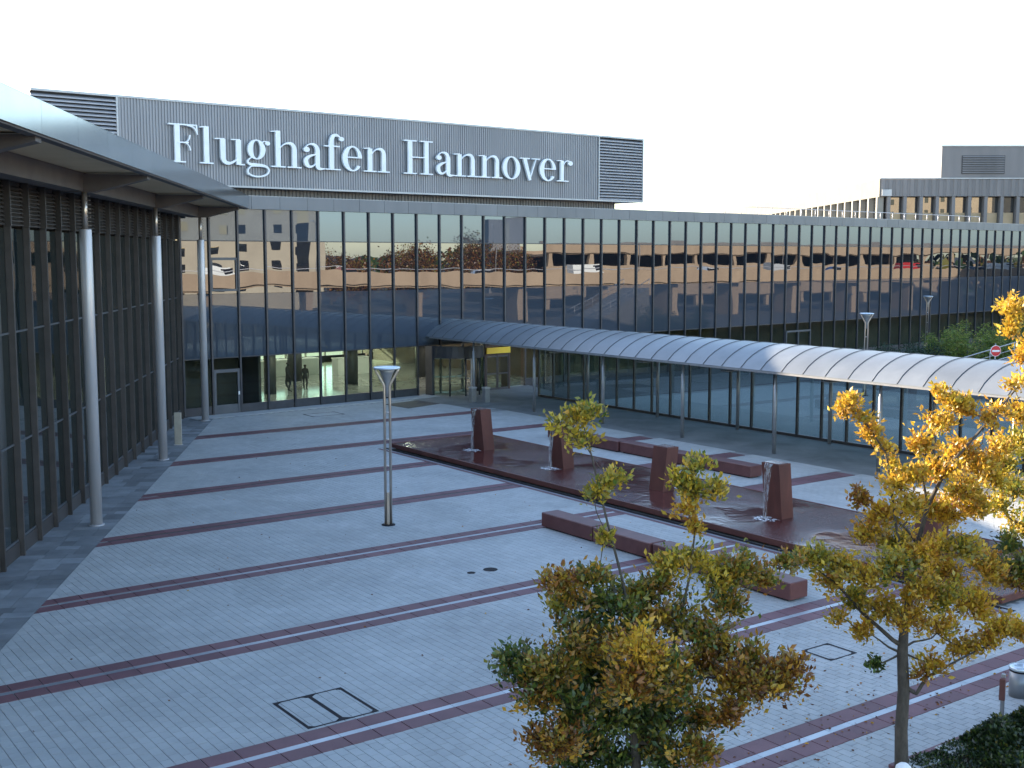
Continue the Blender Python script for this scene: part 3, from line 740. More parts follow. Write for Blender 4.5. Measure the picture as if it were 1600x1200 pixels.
LX = [('F',-15.05,-13.29),('l',-13.28,-12.44),('u',-12.38,-10.58),('g',-10.52,-8.98),('h',-8.97,-7.0),('a',-6.97,-5.46),('f',-5.50,-4.05),('e',-4.27,-2.85),('n',-2.80,-.93),
      ('H',.03,2.37),('a',2.43,3.92),('n',3.85,5.86),('n',5.86,7.83),('o',7.83,9.38),('v',9.33,11.0),('e',11.0,12.5),('r',12.55,13.95)]
ls = tag(empty('airport_sign', FB.w(0,-.07,13.60), FB.rz), 'raised white serif letters reading Flughafen Hannover on the rooftop box', 'sign')
for ch, x0, x1 in LX:
    gm = glyph(ch, x1-x0, 1.46, 2.08); gm.build('letter', M['letter'], ls, (x0,-.09,0))

# ================================================================== LEFT BUILDING with deep canopy
lb = tag(empty('glazed_side_building', LB.w(0,0), LB.rz), 'tall dark glazed building with bronze fins and an overhanging canopy', 'building')
# local: x from -50 (near) to 0 (corner); outward (towards plaza) is -y
FS = 1.80
fins = [-.35-FS*k for k in range(27)]
fm = MB(); fm.box(-.05,.05,-.18,.0,.0,9.32); fm.box(-.05,.05,-.2,.0,9.33,10.6); fm = fm.mesh('fin', M['fin'])
for x in fins: obj('fin', fm, lb, (x,0,0))
gp = ubox('side_pane', M['g_left']); sp = ubox('base_panel', M['fin'])
lou = MB(); 
z = 9.36
while z < 10.5:
    lou.hexa([(0,-.05,z),(1,-.05,z),(1,.03,z+.06),(0,.03,z+.06)],[(0,-.05,z+.03),(1,-.05,z+.03),(1,.03,z+.09),(0,.03,z+.09)]); z += .115
lou.box(0,1,.035,.06,9.34,10.6); lou = lou.mesh('louvre_panel', M['fin'])
TR = [.45, 3.2, 6.35, 9.3]
for x1, x0 in zip(fins, fins[1:]):
    for z0, z1 in zip(TR, TR[1:]):
        o_ = obj('side_pane', gp, lb, (x0+.075,0,z0+.03), scale=(FS-.15,.02,z1-z0-.06)); o_.rotation_euler = (rng.gauss(0,.0008),0,rng.gauss(0,.0008))
    obj('base_panel', sp, lb, (x0+.072,-.06,0), scale=(FS-.144,.09,.42))
    obj('louvre_panel', lou, lb, (x0+.075,0,0), scale=(FS-.15,1,1))
for z in TR[:3]:
    m = MB(); m.box(-48,-.3,-.03,.03,z-.025,z+.025); m.build('transom', M['doorgrey'], lb)
m = MB(); m.box(-48,0,.35,.5,0,10.6); m.build('inner_lining', M['dark'], lb)
# columns stand 1.3 m in front of the glass
for cx, cy in ((-13.21,37.06),(-14.65,49.24),(-15.93,61.15),(-11.8,24.9)):
    d = Vector((cx,cy,0))-LB.o; lx, ly = d.dot(LB.x), d.dot(LB.y)
    m = MB(); m.lathe([(.185,0),(.185,9.30),(.17,9.33)], 24); col = m.build('column', M['steel'], lb, (lx,ly,0))
    m = MB(); m.tube([(0,0,9.3),(0,0,10.5)], .085, 10)
    for k in range(8): m.box(-.05,.05,-.17,-.08,9.42+k*.13,9.44+k*.13)
    m.build('upper_stub', M['lampsteel'], col)
    m = MB(); m.lathe([(.25,-.005),(.25,.02),(.19,.025)], 20); m.build('column_collar', M['steel'], col)
    # tapered bracket beam out to the fascia
    m = MB(); y0, y1 = .0, -(2.35+ly*0)
    m.hexa([(-.22,.6,10.46),(-.22,-.35,10.46),(.22,-.35,10.46),(.22,.6,10.46)],[(-.22,.6,11.0),(-.22,-.35,11.0),(.22,-.35,11.0),(.22,.6,11.0)])
    m.hexa([(-.22,-.35,10.46),(-.22,-1.95,10.86),(.22,-1.95,10.86),(.22,-.35,10.46)],[(-.22,-.35,11.0),(-.22,-1.95,11.0),(.22,-1.95,11.0),(.22,-.35,11.0)])
    m.build('bracket_beam', M['beam'], lb, (lx,ly,0))
# roof plate between glazing and fascia, following the measured fascia line
F0 = Vector((-7.4,4.0,0)); F1 = Vector((-13.95,63.6,0))
def loc(p): d = p-LB.o; return (d.dot(LB.x), d.dot(LB.y))
a_, b_ = loc(F0), loc(F1)
m = MB(); m.prism([(b_[0],b_[1]+.1),(b_[0]-.1,1.4),(a_[0],1.4),(a_[0],a_[1]+.1)], 11.05, 11.45); m.build('soffit', M['soffit'], lb)
m = MB(); m.prism([(b_[0]+.02,b_[1]+.1),(b_[0]-.08,1.5),(a_[0],1.5),(a_[0],a_[1]+.1)], 11.46, 11.60); m.build('roof', M['roofgravel'], lb)
m = MB(); m.prism([(.4,1.4),(-58,1.4),(-58,28),(.4,28)], 10.7, 11.7); m.build('main_roof', M['roofgravel'], lb)
m = MB(); m.box(-58, -.2, -1.35, -.75, 10.48, 11.04); m.build('long_beam', M['beam'], lb)
m = MB(); m.box(-58, -.2, -.3, .45, 10.62, 11.04); m.build('head_beam', M['beam'], lb)
m = MB(); fd = (Vector((b_[0],b_[1],0))-Vector((a_[0],a_[1],0))); FL = fd.length; fang = atan2(fd.y, fd.x)
m = MB(); m.box(0,FL,.04,.3,10.96,11.06); m.build('fascia_soffit_edge', M['beam'], lb, (a_[0],a_[1],0), fang)
fpm = MB(); fpm.box(0,1,-.02,.06,11.0,11.66); fpm.box(0,1,-.02,.5,11.662,11.68); fpm = fpm.mesh('fascia_panel', M['fascia'])
npan = 20
for k in range(npan): obj('fascia_panel', fpm, lb, (a_[0]+cos(fang)*FL*k/npan, a_[1]+sin(fang)*FL*k/npan, 0), fang, scale=(FL/npan-.012,1,1))
m = MB(); m.box(-.03,0.0,-.02,1.9,11.0,11.68); m.build('fascia_end', M['fascia'], lb, (b_[0]+.03,b_[1],0), fang)
# marker post near the third column
e = tag(empty('information_post', Vector((-15.10,53.15,0)), LB.rz), 'beige flat post standing on the slabs beside the glazed building', 'post')
m = MB(); m.cbox(-.06,.06,-.16,.16,.02,1.48,.015); m.build('post_body', M['beige'], e)
m = MB(); m.box(-.09,.09,-.2,.2,-.005,.02); m.build('base_plate', M['steel'], e)

# ================================================================== COVERED WALK
CW = tag(empty('walkway_canopy', P(0,0), PZ.rz), 'arched metal canopy on slim grey posts leading to the entrance', 'canopy')
# local: x = plaza a, y = -b
EA0, EA1, EZ, RISE = -.62, 4.42, 3.62, .96
NA = 14
def arch(t): # t 0..1 across
    return EA0+(EA1-EA0)*t, EZ+RISE*(1-(2*t-1)**2)**.85
pm = MB(); PW = 1.15
prof = [arch(i/NA) for i in range(NA+1)]
vs = [(x,0,z) for x,z in prof]+[(x,PW-.01,z) for x,z in prof]; pm.add(vs, [(i,i+1,NA+2+i,NA+1+i) for i in range(NA)], True)
vs = [(x,0,z-.05) for x,z in prof]+[(x,PW-.01,z-.05) for x,z in prof]; pm.add(vs, [(i,NA+1+i,NA+2+i,i+1) for i in range(NA)], True)
pm.add([(prof[0][0],0,EZ),(prof[0][0],PW-.01,EZ),(prof[0][0],PW-.01,EZ-.05),(prof[0][0],0,EZ-.05)], [(0,1,2,3)])
pm = pm.mesh('roof_panel', M['canopy'])
sm_ = MB(); sm_.tube([(x,0,z+.02) for x,z in prof], .013, 6); sm_ = sm_.mesh('standing_seam', M['seam'])
b = -10.8; nb = 0
while b < 38:
    o_ = obj('roof_panel', pm, CW, (0,-b-PW,0)); obj('standing_seam', sm_, CW, (0,-b-PW,0)); b += PW; nb += 1
m = MB(); m.box(EA0-.06,EA0+.02,-b,9.9,EZ-.10,EZ-.045); m.box(EA1-.02,EA1+.06,-b,9.9,EZ-.10,EZ-.045); m.build('edge_gutter', M['post'], CW)
opm = MB(); opm.lathe([(.085,0),(.085,2.98),(.06,3.0),(.055,3.5)], 14); opm = opm.mesh('post', M['post'])
for k in range(7):
    bb = (0,5.8,11.55,17.2,22.6,28.3,34)[k]
    obj('post', opm, CW, (-.1,-bb,0)); obj('post', opm, CW, (3.95,-bb+.3,0))
    m = MB(); t0 = [(x, -bb, z-.10) for x,z in prof]; m.tube(t0, .05, 6); m.build('arch_rib', M['post'], CW)
obj('post', opm, CW, (-.3, 5.6, 0))
# flat luminaires hung below the eaves
for k, bb in enumerate((1.7,8.7,14.3,20.0,25.5)):
    e = tag(empty('eaves_luminaire', P(.1,bb,3.40), PZ.rz), ['flat square luminaire under the canopy eaves, first from the entrance','flat square luminaire under the canopy eaves, second from the entrance','flat square luminaire under the canopy eaves, third from the entrance','flat square luminaire under the canopy eaves, fourth from the entrance','flat square luminaire under the canopy eaves, farthest from the entrance'][k], 'lamp', 'luminaires under the canopy eaves')
    m = MB(); m.cbox(-.34,.34,-.24,.24,-.05,.0,.012); m.build('housing', M['post'], e); m = MB(); m.box(-.03,.03,-.03,.03,0,.45); m.build('hanger', M['post'], e)
# glass screen
GS = tag(empty('glass_screen', P(4.5,0), PZ.rz), 'tall glazed screen wall with dark mullions behind the canopy walk', 'screen wall')
smull = MB(); smull.box(-.06,.06,-.05,.05,0,3.45); smull = smull.mesh('mullion', M['fin'])
spane = ubox('screen_pane', M['g_screen']); b = -5.6; SPW = 1.4375
while b < 36:
    obj('mullion', smull, GS, (0,-b,0)); obj('screen_pane', spane, GS, (-.01,-b-SPW+.055,.14), scale=(.02,SPW-.11,3.25)); b += SPW
m = MB(); m.box(-.07,.07,-b,5.6,0,.12); m.build('bottom_rail', M['fin'], GS); m = MB(); m.box(-.045,.045,-b,5.6,3.40,3.48); m.build('top_rail', M['fin'], GS)

# ================================================================== POOL, TOWERS, BENCHES
pe = tag(empty('fountain_pool', P(-10.3,21), PZ.rz), 'long flat rusted steel fountain pool with rippled water', 'pool')
a0, a1, b0, b1 = POOL; A_, B_ = a0+10.3, a1+10.3; C_, D_ = -(b1-21), -(b0-21)
m = MB(); r = .07
for (x0,x1,y0,y1) in ((A_,B_,C_,C_+r),(A_,B_,D_-r,D_),(A_,A_+r,C_+r,D_-r),(B_-r,B_,C_+r,D_-r)): m.box(x0,x1,y0,y1,.07,.245)
m.build('steel_rim', M['corten'], pe)
m = MB(); m.box(A_+.18,B_-.18,C_+.18,D_-.18,0,.16); m.build('plinth', M['iron'], pe)
m = MB(); nx, ny = 2, 2; m.add([(A_+r,C_+r,.235),(B_-r,C_+r,.235),(B_-r,D_-r,.235),(A_+r,D_-r,.235)], [(0,1,2,3)]); m.build('water', M['water'], pe)
# shallow grating channel round the pool
ch = tag(empty('pool_channel', P(-10.3,21), PZ.rz), kind='structure')
for i_, (x0, x1, mt, h) in enumerate(((A_-.34,A_-.22,'drain',.004),(A_-.22,A_-.02,'iron',.001),(A_-.50,A_-.34,'red',.004))):
    m = MB(); m.box(x0,x1-.004,C_-.4,D_+.3,-.02,h); m.build('channel_strip', M[mt], ch)
LEAN = .2
tw = [(10.0,-1,2.0),(15.45,-1,1.95),(21.05,1,1.78),(26.5,-1,2.0),(32.0,1,1.8)]
labs = ['rusted leaning fountain tower at the pool end nearest the terminal','second rusted fountain tower from the terminal, spilling water on its plaza side','rusted fountain tower spilling water towards the canopy walk','rusted fountain tower fourth from the terminal, with an angular top','rusted fountain tower behind the golden tree, partly sunlit']
for (bc, sg, H), lab in zip(tw, labs):
    e = tag(empty('fountain_tower', P(-10.33,bc,.0), PZ.rz), lab, 'fountain')
    w, d = .27, .36; L = LEAN*sg
    m = MB(); B4 = [(-w,-d),(w,-d),(w,d),(-w,d)]; ww, dd = w, d
    m.hexa([(x,y,.16) for x,y in B4], [(-ww+L,-dd,H),(ww+L,-dd,H),(ww+L,dd,H),(-ww+L,dd,H)]); m.build('tower_shaft', M['corten'], e)
    m = MB(); m.box(-ww+L+.05,ww+L-.05,-dd+.05,dd-.05,H-.01,H+.012); m.build('water_top', M['water'], e)
    # falling sheet from the top lip, free of the leaning face
    m = MB(); N = 12; vs = []
    x0 = (ww*sg)+L
    for i in range(N+1):
        t = i/N; z = H+.01-(H-.25)*t**1.15; off = sg*(.05+.16*t**.6)
        hw = dd*(.42-.22*t)
        for s_ in (-1,-.33,.33,1): vs.append((x0+off+.015*sin(i*2.1+s_*3), s_*hw+.02*sin(i*1.7+s_), z))
    fs = [(i*4+j,i*4+j+1,i*4+j+5,i*4+j+4) for i in range(N) for j in range(3)]
    m.add(vs, fs, True); m.build('falling_water', M['fall'], e)
    m = MB(); vs = [(x0+sg*.2,0,.262)]; 
    for k in range(20): q = 2*pi*k/20; rr = .42*(1+.25*sin(k*2.3)); vs.append((x0+sg*.2+cos(q)*rr*.8, sin(q)*rr, .252))
    m.add(vs, [(0,1+k,1+(k+1)%20) for k in range(20)]); m.build('splash_foam', M['foam'], e)
bm_ = MB(); bm_.cbox(-.33,.33,-1.235,1.235,.05,.48,.02); bm_ = bm_.mesh('bench_block', M['benchm'])
bp_ = MB(); bp_.box(-.26,.26,-1.1,1.1,0,.05); bp_ = bp_.mesh('bench_plinth', M['iron'])
def bench(a, bc, lab, grp=None, dx=0):
    e = tag(empty('bench', P(a+dx,bc), PZ.rz), lab, 'bench', grp); obj('bench_block', bm_, e); obj('bench_plinth', bp_, e)
for k, (bc, dx) in enumerate(((23.65,0),(26.2,-.03),(28.75,.02),(31.3,-.02))):
    bench(-16.42, bc, ['low red bench block at the terminal end of the open plaza row','low red bench block second in the open plaza row','low red bench block third in the open plaza row behind the leafy tree','low red bench block at the tree end of the open plaza row'][k], 'bench blocks in a row on the open plaza', dx)
for k, (bc, dx) in enumerate(((9.2,.0),(11.75,-.05),(14.3,.03),(16.85,-.02),(19.4,.04))):
    bench(-5.0, bc, ['low red bench block between pool and canopy, first from the terminal','low red bench block between pool and canopy, second from the terminal','low red bench block between pool and canopy, third from the terminal','low red bench block between pool and canopy, fourth from the terminal','low red bench block between pool and canopy, farthest from the terminal'][k], 'bench blocks between pool and canopy', dx)
# shaped plaza fittings
def lamp_post(loc, lab, H=5.05, rz=0):
    e = tag(empty('plaza_lamp', loc, rz), lab, 'street lamp', 'twin tube plaza lamps')
    for s in (-1,1):
        m = MB(); m.tube([(s*.085,0,.02),(s*.085,0,H-1.05),(s*.085,0,H-.62),(s*.12,0,H-.52),(s*.34,0,H-.13),(s*.36,0,H-.07)], .042, 10); m.build('tube', M['lampsteel'], e)
    m = MB(); m.lathe([(.06,H-.95),(.06,H-.6),(.09,H-.5),(.20,H-.2),(.27,H-.07)], 20); m.build('reflector_cone', M['post'], e)
    m = MB(); m.lathe([(.30,H-.075),(.42,H-.06),(.43,H-.02),(.40,H),(.05,H+.015),(.0,H+.02)], 28); m.build('lamp_disc', M['disc'], e)
    for z in (1.9,2.75,3.6): 
        m = MB(); m.tube([(-.06,0,z),(.06,0,z)], .03, 8); m.build('spacer', M['steel'], e)
    m = MB(); m.box(-.04,.04,-.03,.03,.02,1.05); m.build('base_sleeve', M['lampsteel'], e)
    m = MB(); m.lathe([(.22,-.002),(.22,.018),(.16,.022)], 18); m.build('base_plate', M['iron'], e)
lamp_post(P(-20.49,19.31), 'tall twin tube lamp with a flat disc head on the open plaza', rz=R(8))
lamp_post((21.6,72.3,0), 'twin tube lamp with disc head behind the glass screen')
lamp_post((36.2,103.5,0), 'distant twin tube lamp beside the bamboo at the terminal')
def hatch(a0,a1,b0,b1,lab,split=True):
    e = tag(empty('access_hatch', P((a0+a1)/2,(b0+b1)/2), PZ.rz), lab, 'hatch'); x, y = (a1-a0)/2, (b1-b0)/2; t = .04
    m = MB(); m.box(-x,x,-y,-y+t,-.008,.005); m.box(-x,x,y-t,y,-.008,.005); m.box(-x,-x+t*1.6,-y+t,y-t,-.008,.005); m.box(x-t*1.6,x,-y+t,y-t,-.008,.005)
    if split: m.box(-t,t,-y+t,y-t,-.008,.005)
    m.build('frame', M['iron'], e)
    c = .20
    cs = [(-x,-y,1,1),(x,-y,-1,1),(x,y,-1,-1),(-x,y,1,-1)]
    if split: cs += [(0,-y,1,1),(0,-y,-1,1),(0,y,1,-1),(0,y,-1,-1)]
    for (cx,cy,sx,sy) in cs:
        m = MB(); q = [(cx,cy),(cx+sx*c,cy),(cx,cy+sy*c*.8)]
        if sx*sy < 0: q = q[::-1]
        m.prism(q, -.006, .0075); m.build('corner_plate', M['iron'], e)
hatch(*HOLES[0], 'paved double access hatch with a dark steel frame'); hatch(*HOLES[1], 'small paved single access hatch near the golden tree', False)
hatch(-10.9,-9.0,-6.4,-5.2,'paved access hatch near the foot of the terminal', False)
for (a_c,b_c,rr,lab) in ((-20.97,25.65,.20,'larger round iron cover in the pale paving'),(-21.58,25.62,.115,'smaller round iron cover in the pale paving')):
    m = MB(); m.lathe([(rr,-.004),(rr,.005),(rr*.93,.008),(rr*.8,.006),(rr*.1,.008)], 24); tag(m.build('manhole_cover', M['iron'], None, P(a_c,b_c), PZ.rz), lab, 'manhole cover', 'round covers in the paving')
for (px,py) in ((503,649),(447,682),(622,753),(637,754),(580,868),(700,778)): pass

# ================================================================== PLANTING BED, BOTTOM RIGHT
bed = MB(); q = [P(-40,39.95), P(-40,44.5), P(30,44.5), P(30,39.95)]
bed.add([(p.x,p.y,-.02) for p in q], [(0,1,2,3)]); tag(bed.build('planting_bed', M['soil']), kind='structure')
kb = MB(); kx = MB()
kerb = tag(empty('bed_edging', P(-21,39.92), PZ.rz), kind='structure')
for k in range(14):
    m = MB(); m.cbox(-1.8+k*1.0+.005,-1.8+k*1.0+.995,-.05,.05,-.05,.05,.008); m.build('edging_stone', M['red'], kerb)
for (px,py,lab) in ((1490,1172,'flat pale concrete block lying in the planting bed'),(1440,1195,'flat pale concrete block at the foot of the golden tree')):
    w = T(px,py,1); v = w-Vector((0,0,CAM_H)); t = -CAM_H/v.z; g0 = v*t
    m = MB(); m.cbox(-.30,.30,-.18,.18,-.02,.07,.012); tag(m.build('concrete_block', M['block'], None, (g0.x,g0.y,0), PZ.rz), lab, 'block')
r_ = T(1412,1192,1)-Vector((0,0,CAM_H)); r_ = Vector((0,0,CAM_H))+r_*((.36-CAM_H)/r_.z)
e = tag(empty('garden_lamp', (r_.x,r_.y,0), 0), 'low white dome lamp at the foot of the golden tree', 'lamp')
m = MB(); m.lathe([(.05,-.02),(.05,.2)], 12); m.build('stem', M['post'], e)
m = MB(); m.lathe([(.13,.2),(.135,.24),(.12,.30),(.07,.345),(0.0,.36)], 20); m.build('dome', M['signwhite'], e)
e = tag(empty('marker_post', P(-19.2,39.72), PZ.rz+.4), 'short grey post with a dark plate at the bed edge', 'post')
m = MB(); m.cbox(-.035,.035,-.035,.035,-.01,.80,.006); m.build('stake', M['post'], e)
m = MB(); m.cbox(-.13,-.037,-.05,.05,.33,.74,.008); m.build('plate', M['benchm'], e)
e = tag(empty('litter_drum', P(-18.0,39.35), 0), 'round grey litter drum beside the shrub bed', 'bin')
m = MB(); m.lathe([(.20,0),(.20,.50)], 24); m.build('drum', M['post'], e)
m = MB(); m.lathe([(.205,.50),(.205,.53)], 24); m.build('band', M['iron'], e)
m = MB(); m.lathe([(.21,.53),(.22,.56),(.21,.60),(.08,.61),(.075,.56),(.0,.56)], 24); m.build('rim', M['disc'], e)

# ================================================================== VEGETATION
def leaves_mesh(name, centers, normals, sizes, cols, mat, asp=.5):
    """each leaf: a folded diamond of four triangles"""
    n = len(centers); c = np.asarray(centers); d = np.asarray(normals); d = d/np.linalg.norm(d,axis=1,keepdims=True)
    r = nrng.normal(size=(n,3)); s = np.cross(d, r); s /= np.linalg.norm(s,axis=1,keepdims=True); nn = np.cross(s, d)
    L = np.asarray(sizes)[:,None]; w = L*asp*.5
    v0 = c; v1 = c+d*L*.45+s*w+nn*L*.08; v2 = c+d*L; v3 = c+d*L*.45-s*w+nn*L*.08; v4 = c+d*L*.5
    V = np.stack([v0,v1,v2,v3,v4],1).reshape(-1,3)
    F = (np.arange(n)[:,None,None]*5+np.array([[0,1,4],[1,2,4],[0,4,3],[4,2,3]])[None]).reshape(-1,3)
    me = bpy.data.meshes.new(name); me.vertices.add(len(V)); me.vertices.foreach_set('co', V.astype('f').ravel())
    me.loops.add(F.size); me.loops.foreach_set('vertex_index', F.astype('i').ravel())
    me.polygons.add(len(F)); me.polygons.foreach_set('loop_start', np.arange(0,F.size,3,dtype='i')); me.polygons.foreach_set('loop_total', np.full(len(F),3,dtype='i'))
    me.update(calc_edges=True)
    ca_ = me.color_attributes.new('leafcol', 'FLOAT_COLOR', 'POINT')
    cc = np.repeat(np.c_[np.asarray(cols), np.ones(n)], 5, 0); ca_.data.foreach_set('color', cc.astype('f').ravel())
    me.materials.append(mat); me.validate(); return me
GREEN = np.array([.10,.155,.028]); DGREEN = np.array([.03,.055,.017]); YEL = np.array([.66,.47,.045]); GOLD = np.array([.62,.35,.035]); ORNG = np.array([.34,.14,.024]); BRN = np.array([.13,.055,.02]); OLIVE = np.array([.27,.24,.035])
def pick(pal, n):
    w = np.array([p[1] for p in pal], float); w /= w.sum(); idx = nrng.choice(len(pal), n, p=w)
    return np.array([p[0] for p in pal])[idx]*nrng.uniform(.75,1.25,(n,1))
def limb(m, p0, p1, r0, r1, sag=.0, n=7, wob=.05):
    p0, p1 = Vector(p0), Vector(p1); d = p1-p0; pts = []
    a = Vector(nrng.normal(size=3))*wob*d.length; b_ = Vector(nrng.normal(size=3))*wob*d.length*.6
    for i in range(n):
        t = i/(n-1); q = p0+d*t+a*sin(pi*t)+b_*sin(2*pi*t); q.z += sag*d.length*sin(pi*t); pts.append(q)
    m.tube(pts, [r0+(r1-r0)*i/(n-1) for i in range(n)], 7, False); return pts
def tree(name, label, base, trunk, trad, clumps, pals, leaf=.075, dens=1.0, shoots=()):
    """trunk: list of points (world); clumps: (center Vector, radius, palette key, density)"""
    e = tag(empty(name, base), label, 'tree', 'young plaza trees in autumn leaf'); bz = Vector(base)
    t = MB(); t.tube([Vector(p)-bz for p in trunk], trad, 12, False); t.build('trunk', M['bark'], e)
    br = MB(); C = []; Nn = []; Sz = []; Cl = []
    top = Vector(trunk[-1]); fork = [Vector(p) for p in trunk[len(trunk)//2:]]
    nodes_ = [(p, trad[-1]) for p in fork]
    cl = sorted(clumps, key=lambda c: (c[0]-top).length)
    for cpos, r, pk, dn in cl:
        # attach to the nearest lower node
        best = min(nodes_, key=lambda q: (q[0]-cpos).length+max(0,(q[0].z-cpos.z)+.1)*1.5)
        dist = (best[0]-cpos).length; r0 = min(best[1]*.8, .012+.016*dist+.008)
        pts = limb(br, best[0]-bz, cpos-bz, r0, .008, -.06, 7, .05)
        for i in (3,5,6): nodes_.append((pts[i]+bz, r0*(1-i/8)+.004))
        nt = max(6, int(38*(r/.42)**1.5*dn)); 
        for _ in range(nt):
            v = nrng.normal(size=3); v /= np.linalg.norm(v); rr = r*(.25+1.0*nrng.uniform())
            tip = np.array(cpos)+v*rr*np.array([1.15,1.15,.8])
            out = v*.6+np.array([0,0,.75]); out /= np.linalg.norm(out)
            st_ = np.array(cpos)+(tip-np.array(cpos))*nrng.uniform(.0,.35)-np.array([0,0,r*.25])
            mid = (st_+tip)/2+nrng.normal(size=3)*.03*r
            br.tube([Vector(st_)-bz, Vector(mid)-bz, Vector(tip)-bz], [.006,.0045,.003], 4, False)
            k = int(nrng.integers(20,34)*dens)
            f = nrng.uniform(.25,1.05,k)[:,None]
            pc = st_+(tip-st_)*f+nrng.normal(size=(k,3))*.06
            dv = out+nrng.normal(size=(k,3))*.75
            C.append(pc-np.array(bz)); Nn.append(dv); Sz.append(nrng.uniform(.5,1.35,k)*leaf); 
            tw_ = pick(pals[pk], 1)[0]; cc = pick(pals[pk], k); Cl.append(cc*.55+tw_*.45)
    for sh in shoots:
        pp = [T(*q)-bz for q in sh[0]]; sp_ = []
        for i in range(len(pp)-1):
            for k_ in range(5): sp_.append(pp[i].lerp(pp[i+1],k_/5))
        sp_.append(pp[-1]); n_ = len(sp_)
        br.tube(sp_, [sh[1]+(sh[2]-sh[1])*i/(n_-1) for i in range(n_)], 7, False)
    br.build('branches', M['bark'], e)
    me = leaves_mesh('crown', np.concatenate(C), np.concatenate(Nn), np.concatenate(Sz), np.concatenate(Cl), M['leaf'])
    obj('crown', me, e); return e
PAL = {'g':[(DGREEN,4),(GREEN,4),(OLIVE,2),(BRN,.7)], 'm':[(GREEN,2),(OLIVE,3),(ORNG,2.5),(GOLD,1.5),(DGREEN,1.2)], 'o':[(ORNG,4),(BRN,2.5),(GOLD,2),(OLIVE,2)],
       'y':[(YEL,4),(GOLD,4),(OLIVE,2),(ORNG,1)], 'yg':[(OLIVE,4),(GREEN,2),(YEL,3),(GOLD,1.5)], 'b':[(GOLD,4),(YEL,3),(ORNG,2),(OLIVE,1.5)]}
def cl(lst, Y, js=1.0, gs=1.15):
    out = []
    for t in lst:
        px, py, r, pk = t[:4]; dy = t[4] if len(t) > 4 else nrng.uniform(-.9,.9)*js
        out.append((T(px,py,Y+dy), r*gs, pk, t[5] if len(t) > 5 else 1.0))
    return out
Y1 = 15.6; base1 = (1.70, Y1, -.02)
t1 = [(1.70,Y1,-.02),(1.72,Y1+.02,1.1),(1.68,Y1-.02,1.9),(1.72,Y1,2.6),(1.80,Y1+.05,3.3)]
C1 = [(905,1010,.36,'m',-.3),(985,1105,.40,'g',.3),(1062,1065,.36,'m',-.2),(1005,965,.30,'m',.5),(925,985,.32,'g',.6),(1135,1105,.24,'o',.0),(1035,1185,.26,'g',-.2),(885,1190,.26,'g',.2),(1025,1125,.36,'g',.0),(960,1060,.36,'g',.8),(1125,1010,.28,'m',.6),(825,1050,.36,'g',-.4),(800,1030,.20,'g',-.3),(870,1065,.42,'g',.2),(865,1035,.34,'m',-.6),(840,1085,.26,'o',-.5),(900,1100,.40,'g',-.6),(930,1045,.45,'g',.5),(945,1110,.45,'g',-.2),
      (875,1150,.34,'o',-.8),(850,1165,.22,'o',-.7),(930,1165,.36,'g',.4),(990,1060,.42,'o',-.9),(1000,1010,.36,'b',-1.0),(960,1000,.36,'m',.2),(1030,1040,.40,'m',-.8),(1030,1090,.42,'g',.6),
      (900,930,.26,'m',.3),(865,905,.22,'o',.2),(925,900,.26,'m',.4),(955,945,.36,'g',.3),(1000,925,.30,'m',.8),(1050,960,.36,'m',.6),(1095,985,.34,'m',.4),(1140,940,.30,'m',.8),(1120,900,.30,'yg',1.0),(1155,885,.28,'m',1.1),(1185,900,.22,'m',1.2),
      (1100,1030,.34,'o',.3),(1150,1060,.34,'o',-.2),(1190,1070,.32,'o',-.3),(1215,1055,.30,'o',-.2),(1235,1040,.18,'o',-.2),(1170,1030,.28,'m',.2),(1090,1120,.30,'m',.3),(1070,1170,.30,'m',-.3),(1010,1160,.30,'g',.5),(1100,1170,.20,'o',.0),(960,1190,.30,'g',.0),
      (1052,880,.24,'yg',.9),(1085,870,.18,'yg',1.0),(1035,905,.22,'m',.8),(1225,880,.16,'m',1.5),(870,945,.12,'yg',.2),(880,975,.10,'m',.1),
      (905,650,.17,'yg',.6,.9),(925,640,.14,'yg',.6,.8),(875,662,.13,'yg',.6,.8),(908,685,.15,'yg',.6,.8),(945,758,.13,'yg',.5,.7),(930,768,.10,'yg',.5,.7),(960,748,.09,'yg',.5,.7),
      (1060,745,.16,'yg',.9,.9),(1090,728,.16,'yg',.9,.9),(1085,765,.20,'yg',.9),(1115,765,.16,'yg',.9,.9),(1075,790,.16,'b',.9,.8),(1085,825,.11,'b',.9,.7),(945,838,.05,'yg',.5,.5)]
tree('leafy_tree', 'bushy young tree in green and rust leaf with two long bare shoots', base1, t1, [.085,.075,.07,.06,.045], cl(C1, Y1), PAL, .092, 1.0, [([(1000,1040,Y1+.3),(972,905,Y1+.5),(945,800,Y1+.5),(925,715,Y1+.6),(908,650,Y1+.6)],.024,.008),([(1040,1060,Y1+.5),(1078,900,Y1+.8),(1087,820,Y1+.9),(1085,735,Y1+.9)],.022,.008)])
Y2 = 19.0; base2 = (6.50, Y2, -.02)
t2 = [(6.50,Y2,-.02)]+[T(*q) for q in ((1408,1140,Y2),(1412,1080,Y2),(1410,1020,Y2),(1413,980,Y2),(1424,910,Y2+.05),(1432,850,Y2+.1))]
